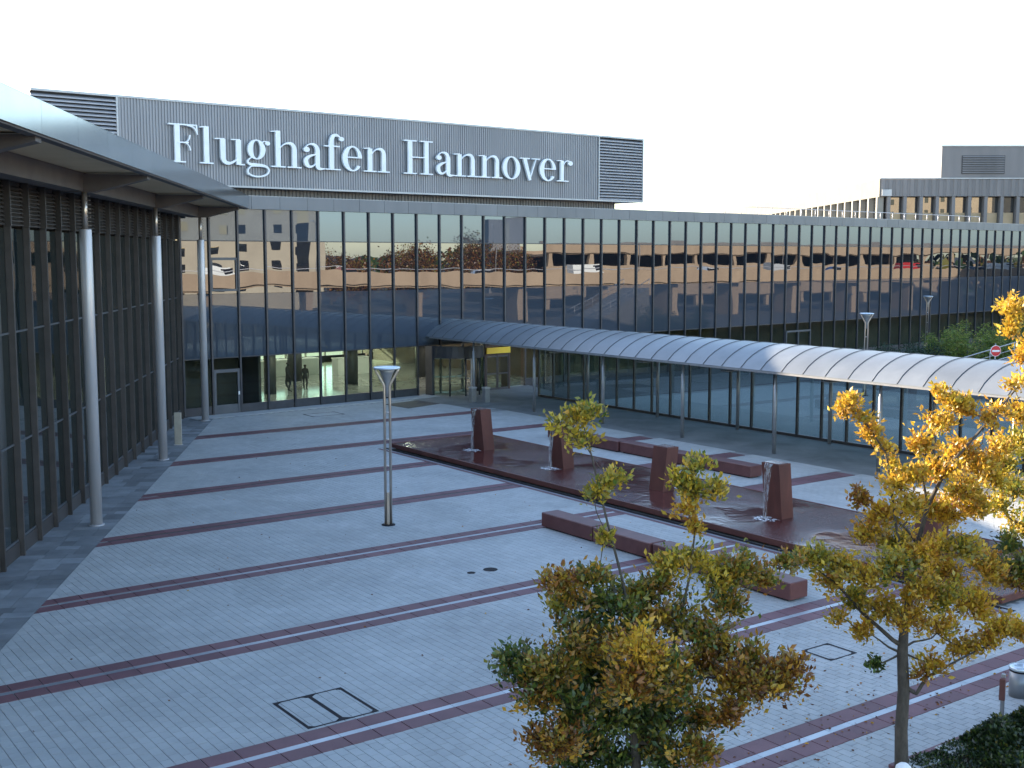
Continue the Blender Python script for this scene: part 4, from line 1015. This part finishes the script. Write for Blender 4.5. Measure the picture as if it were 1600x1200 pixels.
C2 = [(1330,628,.15,'b',-.3,.9),(1318,640,.12,'b',-.3,.8),(1345,650,.13,'b',-.3,.8),(1360,672,.09,'b',-.2,.7),(1380,700,.12,'b',-.3,.8),(1392,722,.13,'y',-.2,.8),(1360,678,.08,'y',-.2,.6),
      (1440,690,.24,'b',-.2),(1470,660,.22,'b',.1),(1490,625,.20,'y',.2),(1470,610,.12,'y',.2,.8),(1510,640,.18,'b',.2),(1430,740,.24,'y',-.3),(1400,755,.20,'y',-.4),(1465,730,.28,'b',.2),(1500,700,.26,'b',.4),(1530,720,.28,'b',.3),
      (1560,700,.24,'b',.5),(1550,745,.26,'y',.3),(1500,760,.30,'b',-.3),(1530,790,.28,'b',-.2),(1480,800,.30,'b',.4),(1420,790,.26,'y',-.4),(1380,800,.26,'b',.2),(1345,775,.18,'o',.2),(1360,830,.26,'b',.4),
      (1320,880,.28,'yg',.1),(1280,870,.24,'yg',.0),(1250,872,.18,'yg',.0),(1300,905,.26,'b',.2),(1350,900,.28,'b',-.5),(1400,880,.34,'yg',-.6),(1450,860,.34,'b',-.5),(1500,850,.32,'yg',-.4),(1540,880,.30,'b',.2),
      (1430,920,.34,'b',-.6),(1480,930,.34,'yg',-.5),(1380,950,.30,'b',-.3),(1420,965,.28,'b',-.7),(1470,975,.26,'b',.3),(1520,940,.34,'b',.0),(1560,980,.28,'b',.2),(1590,985,.24,'b',.3),(1310,965,.14,'b',.1,.8),(1350,985,.20,'b',.1),
      (1340,935,.26,'yg',.3),(1455,1035,.20,'b',-.1),(1440,1050,.14,'o',-.1,.8),(1500,1010,.24,'b',.2),(1545,1005,.18,'b',.2),(1405,850,.3,'yg',.5),(1450,790,.26,'b',.6),(1470,890,.34,'b',.5),(1367,1038,.05,'g',.0,.5),
      (1585,600,.14,'b',.2,.8),(1560,640,.12,'b',.2,.7),(1545,655,.12,'b',.1,.7),(1595,640,.14,'b',.1,.7)]
tree('golden_tree', 'slender golden yellow tree at the shrub bed with a straight bare trunk', base2, t2, [.118,.105,.098,.09,.07,.05,.03], cl(C2, Y2, 1.0, 1.08), PAL, .095, 1.0, [([(1412,1010,Y2),(1395,1000,Y2),(1345,955,Y2+.1),(1310,915,Y2+.1),(1265,880,Y2)],.045,.012),([(1412,1072,Y2),(1432,1084,Y2-.1),(1448,1058,Y2-.1),(1500,1030,Y2),(1580,990,Y2+.2)],.04,.01),([(1426,880,Y2+.05),(1450,790,Y2+.1),(1480,730,Y2+.15),(1530,675,Y2+.2),(1590,605,Y2+.2)],.045,.014),([(1450,790,Y2+.1),(1440,740,Y2-.1),(1450,690,Y2-.1)],.025,.01),([(1420,930,Y2),(1400,820,Y2-.2),(1385,710,Y2-.3),(1340,640,Y2-.3)],.03,.008)])
Y3 = 22.6; base3 = (11.3, Y3, -.02)
t3 = [(11.3,Y3,-.02),(11.32,Y3,1.5),(11.25,Y3,2.6),(11.15,Y3,3.6),(11.0,Y3,4.8)]
C3 = [(1578,478,.22,'y',-.2),(1590,500,.18,'y',-.2),(1582,515,.14,'y',-.2),(1596,560,.14,'b',-.2),(1610,540,.2,'y',0),(1592,690,.28,'yg',-.3),(1570,720,.24,'yg',-.3),(1585,760,.28,'yg',-.2),(1560,790,.20,'yg',-.2),(1595,650,.2,'b',-.2),
      (1600,820,.34,'yg',.1),(1575,850,.26,'g',.0),(1590,885,.30,'g',.1),(1560,890,.20,'m',.1),(1550,905,.16,'b',.0),(1590,905,.26,'o',.0),(1640,780,.45,'yg'),(1660,700,.5,'yg'),(1700,640,.5,'y'),(1720,720,.6,'b'),(1760,800,.6,'yg'),(1690,850,.5,'b'),(1640,880,.4,'m'),(1720,560,.4,'y'),(1650,600,.35,'y')]
tree('yellow_green_tree', 'yellow green tree reaching in beside the golden tree', base3, t3, [.13,.12,.11,.09,.06], cl(C3, Y3), PAL, .1)
# shrub cover in the bed
n = 38000
aa = nrng.uniform(-22.6,-15,n); bb = 39.96+nrng.uniform(0,1,n)*2.4; lim = -20.85-(bb-39.9)*.72+.08*np.sin(bb*23); ok = aa > lim; aa, bb, lim = aa[ok], bb[ok], lim[ok]
hh = .06+.40*np.clip((bb-39.98)/.35,0,1)*(.75+.35*np.sin(aa*5.1+np.cos(bb*6)))*np.clip((aa-lim)/.3,.25,1)
ux, uy = PZ.x.x, PZ.x.y; vx, vy = -PZ.y.x, -PZ.y.y
cx = PZ.o.x+ux*aa+vx*bb; cy = PZ.o.y+uy*aa+vy*bb; cz = hh*nrng.uniform(.55,1.0,len(aa))
Cc = np.c_[cx,cy,cz]; Dd = np.c_[nrng.normal(size=(len(aa),2))*.8, nrng.uniform(.2,1.1,len(aa))]
PALH = [(DGREEN*.75,5),(GREEN*.6,2.5),(DGREEN*.5,3),(OLIVE*.5,.5)]
me = leaves_mesh('shrub_cover', Cc, Dd, nrng.uniform(.07,.11,len(aa)), pick(PALH,len(aa)), M['leafg'], .6)
tag(obj('shrub_cover', me), 'low dark evergreen shrubs covering the planting bed', 'shrubs', kind='stuff')
n = 2600; aa = nrng.uniform(-22.6,-20.9,n); bb = 40.02+nrng.uniform(0,1,n)**1.5*.9; w_ = np.sin(aa*7)*.5+.5
cx = PZ.o.x+ux*aa+vx*bb; cy = PZ.o.y+uy*aa+vy*bb; cz = nrng.uniform(0,.10,n)*(.4+w_)
me = leaves_mesh('ground_cover', np.c_[cx,cy,cz], np.c_[nrng.normal(size=(n,2))*.8,nrng.uniform(.3,1,n)], nrng.uniform(.05,.08,n), pick(PALH,n), M['leafg'], .5)
tag(obj('ground_cover', me), 'sparse low plants at the foot of the golden tree', 'plants', kind='stuff')
n = 420
aa = np.concatenate([nrng.normal(-22,3.0,260), nrng.uniform(-34,-14,160)]); bb = np.concatenate([39.3-np.abs(nrng.normal(0,2.2,260)), nrng.uniform(0,38,160)])
ok = ~((aa > POOL[0]-.2) & (aa < POOL[1])); aa, bb = aa[ok], bb[ok]
cx = PZ.o.x+ux*aa+vx*bb; cy = PZ.o.y+uy*aa+vy*bb; ok = (cx-EDGE0.x)*EDIR.y-(cy-EDGE0.y)*EDIR.x > .2; cx, cy = cx[ok], cy[ok]; n = len(cx)
me = leaves_mesh('fallen_leaves', np.c_[cx,cy,np.full(n,.012)], np.c_[nrng.normal(size=(n,2)),nrng.normal(size=n)*.12], nrng.uniform(.05,.085,n), pick([(BRN,3),(ORNG,2),(GOLD,1)],n), M['leaf'], .55)
tag(obj('fallen_leaves', me), 'scattered fallen leaves on the pale paving', 'leaves', kind='stuff')
# bamboo and shrubs in front of the far end of the terminal
def shrub(name, label, grp, base, rx, ry, h, n, pal, leaf, up=.5, stems=10, asp=.4, plume=False):
    e = tag(empty(name, base), label, 'shrub', grp)
    s = MB()
    C = []; D = []
    for k in range(stems):
        th = nrng.uniform(0,2*pi); rr = nrng.uniform(0,1)**.5; x, y = cos(th)*rr*rx, sin(th)*rr*ry
        hh = h*nrng.uniform(.6,1.0)*(1-.35*rr); tx, ty = x*1.2+nrng.normal()*.15, y*1.2+nrng.normal()*.15
        s.tube([(x*.5,y*.5,-.05),(x*.9,y*.9,hh*.5),(tx,ty,hh)], [.03,.022,.01], 5, False)
        m_ = n//stems; f = nrng.uniform(.12,1.0,m_); sp = (.28 if plume else .45)*np.sin(np.clip(f,.1,1)*2.6)[:,None]
        pc = np.c_[x*.5+(tx-x*.5)*f, y*.5+(ty-y*.5)*f, hh*f]+nrng.normal(size=(m_,3))*sp*np.array([1,1,.5])
        pc[:,2] = np.maximum(pc[:,2],.03); C.append(pc); D.append(np.c_[nrng.normal(size=(m_,2))*.8, nrng.normal(size=m_)*.5+up])
    s.build('stems', M['bark'], e); C = np.concatenate(C); D = np.concatenate(D)
    obj('foliage', leaves_mesh('foliage', C, D, nrng.uniform(.7,1.3,len(C))*leaf, pick(pal,len(C)), M['leafg'], asp), e)
BAM = [(np.array([.15,.22,.035]),3),(np.array([.22,.27,.045]),2.5),(np.array([.08,.14,.03]),2),(np.array([.32,.29,.07]),.8)]
DRK = [(np.array([.02,.045,.022]),3),(np.array([.03,.06,.03]),2)]
for k, (px, Y, h, lab) in enumerate(((1478,88,4.3,'feathery green bamboo clump next to the dark rounded shrubs'),(1510,85,4.6,'feathery green bamboo clump in the middle of the row'),(1545,86,4.5,'feathery green bamboo clump behind the no entry sign'),(1585,90,4.2,'feathery green bamboo clump above the ramp railing'))):
    p_ = T(px,560,Y); shrub('bamboo', lab, 'bamboo clumps before the terminal', (p_.x,p_.y,0), 1.2, 1.2, h, 3600, BAM, .26, -.1, 14, .22, True)
for k, (px, Y, h, lab) in enumerate(((1372,82,2.7,'dark rounded shrub behind the lamp with a disc head'),(1405,84,2.9,'dark rounded shrub between the two distant lamps'),(1440,86,2.9,'dark rounded shrub beside the bamboo'))):
    p_ = T(px,560,Y); shrub('round_shrub', lab, 'dark shrubs before the terminal', (p_.x,p_.y,0), 1.6, 1.4, h, 3000, DRK, .16, .3, 12, .5)
p_ = T(1590,570,72); shrub('low_shrub', 'low light green shrub beside the ramp', None, (p_.x,p_.y,0), 1.0, .8, 1.6, 1800, BAM, .14, .3, 8, .45)

# ================================================================== SMALL THINGS BEHIND THE CANOPY
e = tag(empty('no_entry_sign', (28.6,70,0), R(8)), 'round red no entry sign with a white bar on a post', 'sign')
m = MB(); m.tube([(0,.04,0),(0,.04,3.35)], .035, 8); m.build('pole', M['post'], e)
def disc(name, r, y0, y1, mat, z):
    m = MB(); n = 28; vs = [(r*cos(2*pi*k/n),y0,z+r*sin(2*pi*k/n)) for k in range(n)]+[(r*cos(2*pi*k/n),y1,z+r*sin(2*pi*k/n)) for k in range(n)]
    m.add(vs, [tuple(range(n)), tuple(range(2*n-1,n-1,-1))]+[(k,n+k,n+(k+1)%n,(k+1)%n) for k in range(n)]); return m.build(name, mat, e)
disc('sign_back', .33, -.01, .02, M['signwhite'], 2.92); disc('sign_face', .305, -.018, -.011, M['signred'], 2.92)
m = MB(); m.box(-.23,.23,-.026,-.0185,2.865,2.975); m.build('white_bar', M['signwhite'], e)
rp = tag(empty('ramp', (28.5,76,0), R(20)), 'sloping concrete ramp with a metal handrail beyond the canopy', 'ramp')
m = MB(); m.hexa([(0,-1.5,-.02),(22,-1.5,-.02),(22,1.5,-.02),(0,1.5,-.02)],[(0,-1.5,.5),(22,-1.5,5.2),(22,1.5,5.2),(0,1.5,.5)]); m.build('ramp_body', M['greyclad'], rp)
for yy in (-1.4,1.4):
    m = MB(); m.tube([(0,yy,1.45),(22,yy,6.15)], .035, 6); m.tube([(0,yy,1.0),(22,yy,5.7)], .02, 6)
    for k in range(12): x = k*2; m.tube([(x,yy,.45+x*.2136),(x,yy,1.45+x*.2136)], .025, 6)
    m.build('handrail', M['steel'], rp)

# ================================================================== BUILDING BEYOND THE ROOF
RB = Frame((46.0,150.0), 90.0)
rb = tag(empty('far_terminal', (46.0,150.0,0), 0), 'far grey terminal block with a sunlit ribbed flank and rooftop plant room', 'building')
m = MB(); m.box(0,70,.0,300,15.9,18.05); m.build('roof_band', M['greyclad'], rb)
corr = corrugated(0.05, 70, 15.92, 18.0, .9, .12, -.01); corr.build('ribbed_front', M['greyclad'], rb)
m = MB(); m.box(-.12,-.02,-.05,300,15.85,18.12); m.build('flank_fascia', M['flank'], rb)
m = MB(); m.box(-.1,70,-.16,.0,18.06,18.2); m.build('parapet_cap', M['cladtrim'], rb)
m = MB(); m.box(7.7,70,.5,30,18.2,22.1); pr = m.build('plant_room', M['greyclad'], rb)
m = MB(); m.box(10.2,15.6,.44,.5,18.7,21.0); lv = m.build('louvre', M['mullion'], pr)
z = 18.8
sl = MB(); sl.hexa([(10.3,.32,0),(15.5,.32,0),(15.5,.43,.12),(10.3,.43,.12)],[(10.3,.32,.04),(15.5,.32,.04),(15.5,.43,.16),(10.3,.43,.16)]); sl = sl.mesh('slat', M['greyclad'])
while z < 20.8: obj('slat', sl, lv, (0,0,z)); z += .28
m = MB(); m.box(7.6,70,.4,30,22.1,22.25); m.build('plant_room_cap', M['cladtrim'], rb)
m = MB(); m.box(.5,70,1.2,298,0,15.85); m.build('inner_block', M['dark'], rb)
wp = ubox('front_pane', M['g_far']); x = 1.0
cm = MB(); cm.box(-.2,.2,-.1,1.0,9,15.88); cm = cm.mesh('front_column', M['greyclad'])
while x < 66:
    obj('front_column', cm, rb, (x-.9+1.0,0,0)); obj('front_pane', wp, rb, (x+.35,.8,9), scale=(1.5,.02,6.8))
    m = MB(); m.box(x+.35,x+1.85,.74,.78,9,13.9); m.build('blind_panel', M['soffit'], rb); x += 2.02
fcm = MB(); fcm.box(-.25,.55,-.28,.28,9,15.84); fcm = fcm.mesh('flank_column', M['whitewall']); fwm = ubox('flank_window', M['g_far'])
y = .6; k = 0
while y < 290:
    obj('flank_column', fcm, rb, (0,y,0)); obj('flank_window', fwm, rb, (.42,y+.3,9), scale=(.05,3.0,6.8)); y += 3.6; k += 1
m = MB(); m.box(.15,1.35,-.3,-.16,15.95,16.75); m.build('white_unit', M['cladtrim'], rb)
# low railing along the terminal roof
e = tag(empty('roof_railing', FA.w(38,1.6,Z_ROOF-.06), FA.rz), 'thin metal railing on the terminal roof', 'railing')
m = MB(); m.tube([(0,0,.75),(40,0,.75)], .03, 6); m.build('rail', M['steel'], e)
for k in range(21):
    m = MB(); m.tube([(k*2,0,0),(k*2,0,.78)], .03, 6); m.build('stanchion', M['steel'], e)

# ================================================================== WHAT THE GLASS MIRRORS (right of the plaza, out of frame)
vd = tag(empty('elevated_road', (0,0,0)), 'sunlit tan concrete elevated road mirrored in the terminal glass', 'road bridge')
VP_ = [Vector(p) for p in ((38,-8,0),(48,12,0),(56.3,27.5,0),(61.7,37.3,0),(83.1,74.4,0),(108.4,111.1,0),(128,140,0),(150,175,0))]
def along(pts, off):
    out = []
    for i, p in enumerate(pts):
        t = (pts[min(i+1,len(pts)-1)]-pts[max(i-1,0)]).normalized(); out.append(p+Vector((t.y,-t.x,0))*off)
    return out
def strip_wall(pts, o0, o1, z0, z1):
    a, b = along(pts,o0), along(pts,o1); m = MB()
    for i in range(len(pts)-1):
        q = [a[i],b[i],b[i+1],a[i+1]]; m.hexa([(p.x,p.y,z0) for p in q],[(p.x,p.y,z1) for p in q])
    return m
strip_wall(VP_,0,.35,4.75,6.45).build('parapet', M['concrete'], vd)
strip_wall(VP_,.36,9.5,4.5,5.35).build('deck', M['concrete'], vd)
strip_wall(VP_,9.51,9.85,4.75,6.3).build('parapet', M['concrete'], vd)
m = MB(); 
for off in (.15,):
    m.tube([p+Vector((0,0,6.85)) for p in along(VP_,off)], .05, 6)
m.build('handrail', M['steel'], vd)
for i in range(len(VP_)-1):
    L_ = (VP_[i+1]-VP_[i]).length; n = max(1,int(L_/11))
    for k in range(n):
        p = VP_[i].lerp(VP_[i+1],(k+.5)/n); t = (VP_[i+1]-VP_[i]).normalized(); c_ = p+Vector((t.y,-t.x,0))*4
        m = MB(); m.box(-.5,.5,-2.2,2.2,-.03,4.49); m.build('pier', M['concrete'], vd, (c_.x,c_.y,0), atan2(t.y,t.x))
ht = tag(empty('hotel_block', (99.0,8.0,0), atan2(21.7,8.1)), 'beige hotel block with small square windows mirrored in the glass', 'building')
m = MB(); m.box(-26,25.5,-14,0,-.02,27); m.build('wall', M['hotelwall'], ht)
wm_ = MB(); wm_.box(-.62,.62,-.02,.05,0,1.35); wm_ = wm_.mesh('window', M['g_far'])
for fl in range(8):
    for k in range(11): obj('window', wm_, ht, (-24+k*4.6+(1.1 if k%2 else 0),.03,3.0+fl*3.05))
m = MB(); m.box(-26.3,25.8,-14.3,.3,27.01,27.5); m.build('roof', M['roofgravel'], ht)
pk = tag(empty('parking_garage', (117.7,69.3,0), atan2(73.9,50.8)), 'open parking garage with tan parapets mirrored in the glass', 'building')
for z0 in (1.9,5.2,8.9):
    m = MB(); m.box(-4,110,-.3,0,z0,z0+1.75); m.build('parapet', M['concrete'], pk)
    m = MB(); m.box(-4,110,-32,-.31,z0-.15,z0+.25); m.build('deck', M['concrete'], pk)
for k in range(15):
    m = MB(); m.box(k*7.5-3,k*7.5-2.3,-1.1,-.4,-.02,8.7); m.build('pillar', M['concrete'], pk)
m = MB(); m.box(-4,110,-32.4,-32.1,-.02,10); m.build('back_wall', M['concrete'], pk)
twr = tag(empty('stair_tower', (138,56,0), 1.2), 'dark stair tower with a pale stripe mirrored in the glass', 'tower')
m = MB(); m.box(-3.2,3.2,-3,3,-.02,15.5); m.build('tower_body', M['greyclad'], twr); m = MB(); m.box(-.4,.5,3.0,3.1,4,14.5); m.build('stair_strip', M['whitewall'], twr)
def far_tree(base, h, r, lab, pal):
    e = tag(empty('autumn_tree', base), lab, 'tree', 'autumn trees mirrored in the glass')
    m = MB(); m.tube([(0,0,-.03),(.1,0,h*.4),(0,.1,h*.8)], [.3,.22,.08], 8, False); m.build('trunk', M['bark'], e)
    C = []
    for k in range(14):
        v = nrng.normal(size=3); v /= np.linalg.norm(v); c_ = np.array([0,0,h*.62])+v*r*np.array([.7,.7,.85]); C.append(c_+nrng.normal(size=(420,3))*r*.27)
    C = np.concatenate(C); obj('crown', leaves_mesh('crown', C, nrng.normal(size=C.shape), nrng.uniform(.2,.4,len(C)), pick(pal,len(C)), M['leaf'], .7), e)
FT = [(BRN*1.3,3),(ORNG,2),(OLIVE,1),(BRN*.8,2)]
for x_, y_, h_, r_, lab in ((121,30,9,3.4,'olive brown tree behind the hotel corner, mirrored in the glass'),(124,41,8.5,3.4,'low russet tree set back behind the mirrored row'),(100,40,8,2.6,'rust brown tree nearest the hotel, mirrored in the glass'),(103,48,10,3.2,'tall rust brown tree in the middle of the mirrored row'),(106,55,11.5,3.6,'tallest rust brown tree of the mirrored row'),(107,62,10.5,3.2,'rust brown tree nearest the parking garage, mirrored in the glass')):
    far_tree((x_,y_,0), h_, r_, lab, FT)
n = 9000; tt = nrng.uniform(0,1,n); hx_ = 205+40*np.sin(tt*9)+nrng.normal(size=n)*5; hy_ = -60+tt*420
hz_ = nrng.uniform(0,1,n)**.7*(6.5+2.5*np.sin(tt*40)+1.5*np.sin(tt*97))
me = leaves_mesh('far_wood', np.c_[hx_,hy_,hz_], nrng.normal(size=(n,3)), nrng.uniform(1.2,2.4,n), pick([(DGREEN*1.5,3),(BRN,2),(OLIVE*.6,2)],n), M['leafg'], .8)
tag(obj('far_wood', me), 'far wood along the horizon mirrored in the terminal glass', 'wood', kind='stuff')
for k, (x_, y_) in enumerate(((72,42),(84,63),(97,82),(112,104))):
    e = tag(empty('mast_lamp', (x_,y_,0)), ['slim lamp mast on the elevated road, first from the hotel','slim lamp mast on the elevated road, second from the hotel','slim lamp mast on the elevated road, third from the hotel','slim lamp mast on the elevated road, farthest from the hotel'][k], 'street lamp', 'lamp masts along the elevated road')
    m = MB(); m.tube([(0,0,5.35),(0,0,12.2),(-.3,0,12.7),(-1.4,0,12.9)], [.09,.06,.05,.04], 8); m.build('mast', M['steel'], e)
    m = MB(); m.box(-1.9,-1.3,-.14,.14,12.84,12.96); m.build('lamp_head', M['steel'], e)

# vehicles on the elevated road
def vehicle(name, lab, cat, pos, ang, prof, width, mat, wins, wheels):
    e = tag(empty(name, pos, ang), lab, cat, 'vehicles on the elevated road')
    m = MB(); n = len(prof); vs = []
    for sy, k_ in ((-1,1.0),(1,1.0)):
        for x, z in prof: vs.append((x, sy*width/2*(1.0 if z < 1.0 else .90), z))
    m.add(vs, [tuple(range(n)), tuple(range(2*n-1,n-1,-1))]+[(i,n+i,n+(i+1)%n,(i+1)%n) for i in range(n)]); m.build('body', mat, e)
    for (x0,x1,z0,z1) in wins:
        for sy in (-1,1):
            m = MB(); y0 = sy*(width/2*.90+.004); y1 = sy*(width/2*.90+.02) if z0 > 1.0 else sy*(width/2+.02)
            m.hexa([(x0,min(y0,y1),z0),(x1,min(y0,y1),z0),(x1,max(y0,y1),z0),(x0,max(y0,y1),z0)],[(x0+.12,min(y0,y1),z1),(x1-.12,min(y0,y1),z1),(x1-.12,max(y0,y1),z1),(x0+.12,max(y0,y1),z1)]); m.build('window', M['g_far'], e)
    for x in wheels:
        for sy in (-1,1):
            m = MB(); m.tube([(x,sy*(width/2-.18),.32),(x,sy*(width/2+.01),.32)], .32, 14); m.build('wheel', M['iron'], e)
CARP = [(-2.1,.3),(2.1,.3),(2.15,.75),(1.2,.92),(.55,1.42),(-1.0,1.45),(-1.75,.95),(-2.1,.88)]
VANP = [(-2.4,.3),(2.4,.3),(2.45,.95),(1.9,1.15),(1.35,1.95),(-2.35,2.0)]
BUSP = [(-5.5,.3),(5.5,.3),(5.6,1.2),(5.4,3.0),(-5.5,3.05)]
paint = {c: surf('paint_'+c, v, tuple(x*1.05 for x in v), .25, scale=2, spec=.7) for c, v in {'red':(.42,.03,.03),'white':(.7,.7,.68),'blue':(.04,.09,.25),'silver':(.42,.43,.45),'green':(.03,.2,.17),'black':(.02,.02,.022)}.items()}
def on_road(t, off):
    tot = [(VP_[i+1]-VP_[i]).length for i in range(len(VP_)-1)]; d = t*sum(tot)
    for i, L_ in enumerate(tot):
        if d <= L_: break
        d -= L_
    tv = (VP_[i+1]-VP_[i]).normalized(); p = VP_[i]+tv*d+Vector((tv.y,-tv.x,0))*off
    return (p.x,p.y,5.36), atan2(tv.y,tv.x)
for t, off, kind, c, lab in ((.22,3.2,'van','white','white delivery van on the elevated road, nearest the hotel'),(.30,6.0,'car','red','red car on the elevated road by the hotel trees'),(.38,3.0,'car','silver','silver car on the elevated road before the rust brown trees'),
        (.46,6.2,'van','white','white van on the elevated road beyond the rust brown trees'),(.55,3.0,'car','white','white car on the elevated road where the parking garage begins'),(.61,3.2,'van','silver','silver van on the elevated road by the parking garage'),(.67,6.0,'car','blue','dark blue car on the elevated road by the parking garage'),
        (.73,3.0,'van','red','red van on the elevated road by the parking garage'),(.80,3.1,'car','black','black car at the far end of the elevated road'),(.84,6.0,'van','white','white van at the far end of the elevated road')):
    pos, ang = on_road(t, off)
    if kind == 'car': vehicle('car', lab, 'car', pos, ang, CARP, 1.75, paint[c], ((-1.55,1.0,1.0,1.36),), (-1.35,1.35))
    elif kind == 'van': vehicle('van', lab, 'van', pos, ang, VANP, 1.9, paint[c], ((.2,1.75,1.2,1.8),), (-1.55,1.55))
    else: vehicle('bus', lab, 'bus', pos, ang, BUSP, 2.5, paint[c], ((-5.2,-1.8,1.3,2.5),(-1.6,1.8,1.3,2.5),(2.0,5.2,1.3,2.5)), (-3.4,3.6))
m = MB(); m.box(21.6,23.4,-.05,.06,2,26.5); m.build('stair_glazing', M['g_far'], ht)
# ================================================================== PEOPLE IN THE HALL
def person(loc, rz, H, lab, stride=.16, coat=True):
    e = tag(empty('person', loc, rz), lab, 'person')
    k = H/1.75; J = {}; V = []; E = []; Rd = []
    def v(n, x, y, z, r, p=None):
        V.append((x*k,y*k,z*k)); Rd.append(r*k); J[n] = len(V)-1
        if p is not None: E.append((J[p], J[n]))
    v('pelvis',0,0,.95,.15); v('waist',0,.01,1.10,.14,'pelvis'); v('chest',0,.02,1.30,.165,'waist'); v('neck0',0,.02,1.47,.075,'chest'); v('neck',0,.0,1.53,.055,'neck0')
    v('jaw',0,-.015,1.58,.075,'neck'); v('head',0,-.01,1.655,.095,'jaw'); v('crown',0,.005,1.715,.075,'head')
    for s, nm in ((-1,'l'),(1,'r')):
        st_ = stride*s
        v('hip'+nm,.09*s,0,.90,.105,'pelvis'); v('knee'+nm,.10*s,-st_*.6,.50,.07,'hip'+nm); v('ank'+nm,.10*s,st_*.75 if s*stride<0 else st_*1.0-.1,.09,.045,'knee'+nm); v('toe'+nm,.11*s,V[J['ank'+nm]][1]/k-.17,.035,.035,'ank'+nm)
        v('sh'+nm,.17*s,.02,1.42,.075,'chest'); v('elb'+nm,.235*s,.03+st_*.5,1.14,.05,'sh'+nm); v('wr'+nm,.24*s,-.05+st_*.9,.90,.035,'elb'+nm); v('palm'+nm,.24*s,-.07+st_*.95,.83,.034,'wr'+nm)
        for f in range(4): v('f%d%s'%(f,nm),(.24)*s,-.10+f*.022+st_*.95,.775+.006*abs(f-1.5),.009,'palm'+nm); v('g%d%s'%(f,nm),(.232)*s,-.105+f*.022+st_*.95,.745+.006*abs(f-1.5),.008,'f%d%s'%(f,nm))
        v('t'+nm,.225*s,-.115+st_*.95,.82,.010,'palm'+nm); v('tt'+nm,.222*s,-.128+st_*.95,.79,.009,'t'+nm)
    me = bpy.data.meshes.new('body'); me.from_pydata(V, E, []); me.materials.append(M['cloth1'])
    o_ = obj('body', me, e); sk = o_.modifiers.new('skin','SKIN'); 
    for i, r in enumerate(Rd): me.skin_vertices[0].data[i].radius = (r, r*.78 if i < 3 else r)
    me.skin_vertices[0].data[0].use_root = True
    sb_ = o_.modifiers.new('sub','SUBSURF'); sb_.levels = 1; sb_.render_levels = 1
    m = MB(); m.lathe([(.001,1.60*k),(.088*k,1.63*k),(.102*k,1.68*k),(.08*k,1.735*k),(.001,1.757*k)], 14, (0,.012*k)); m.build('hair', M['hair'], e)
    if coat:
        m = MB(); m.lathe([(.205*k,.62*k),(.19*k,.95*k),(.175*k,1.15*k),(.2*k,1.36*k),(.09*k,1.49*k)], 18); c_ = m.build('coat', M['cloth1'], e); c_.scale = (1,.72,1)
person(FA.w(1.75,6.8,.021), FA.rz+R(35), 1.86, 'person in a long dark coat walking in the lit hall')
person(FA.w(3.1,7.0,.021), FA.rz+R(-20), 1.62, 'shorter person in dark jacket walking behind the coat wearer', .14, False)
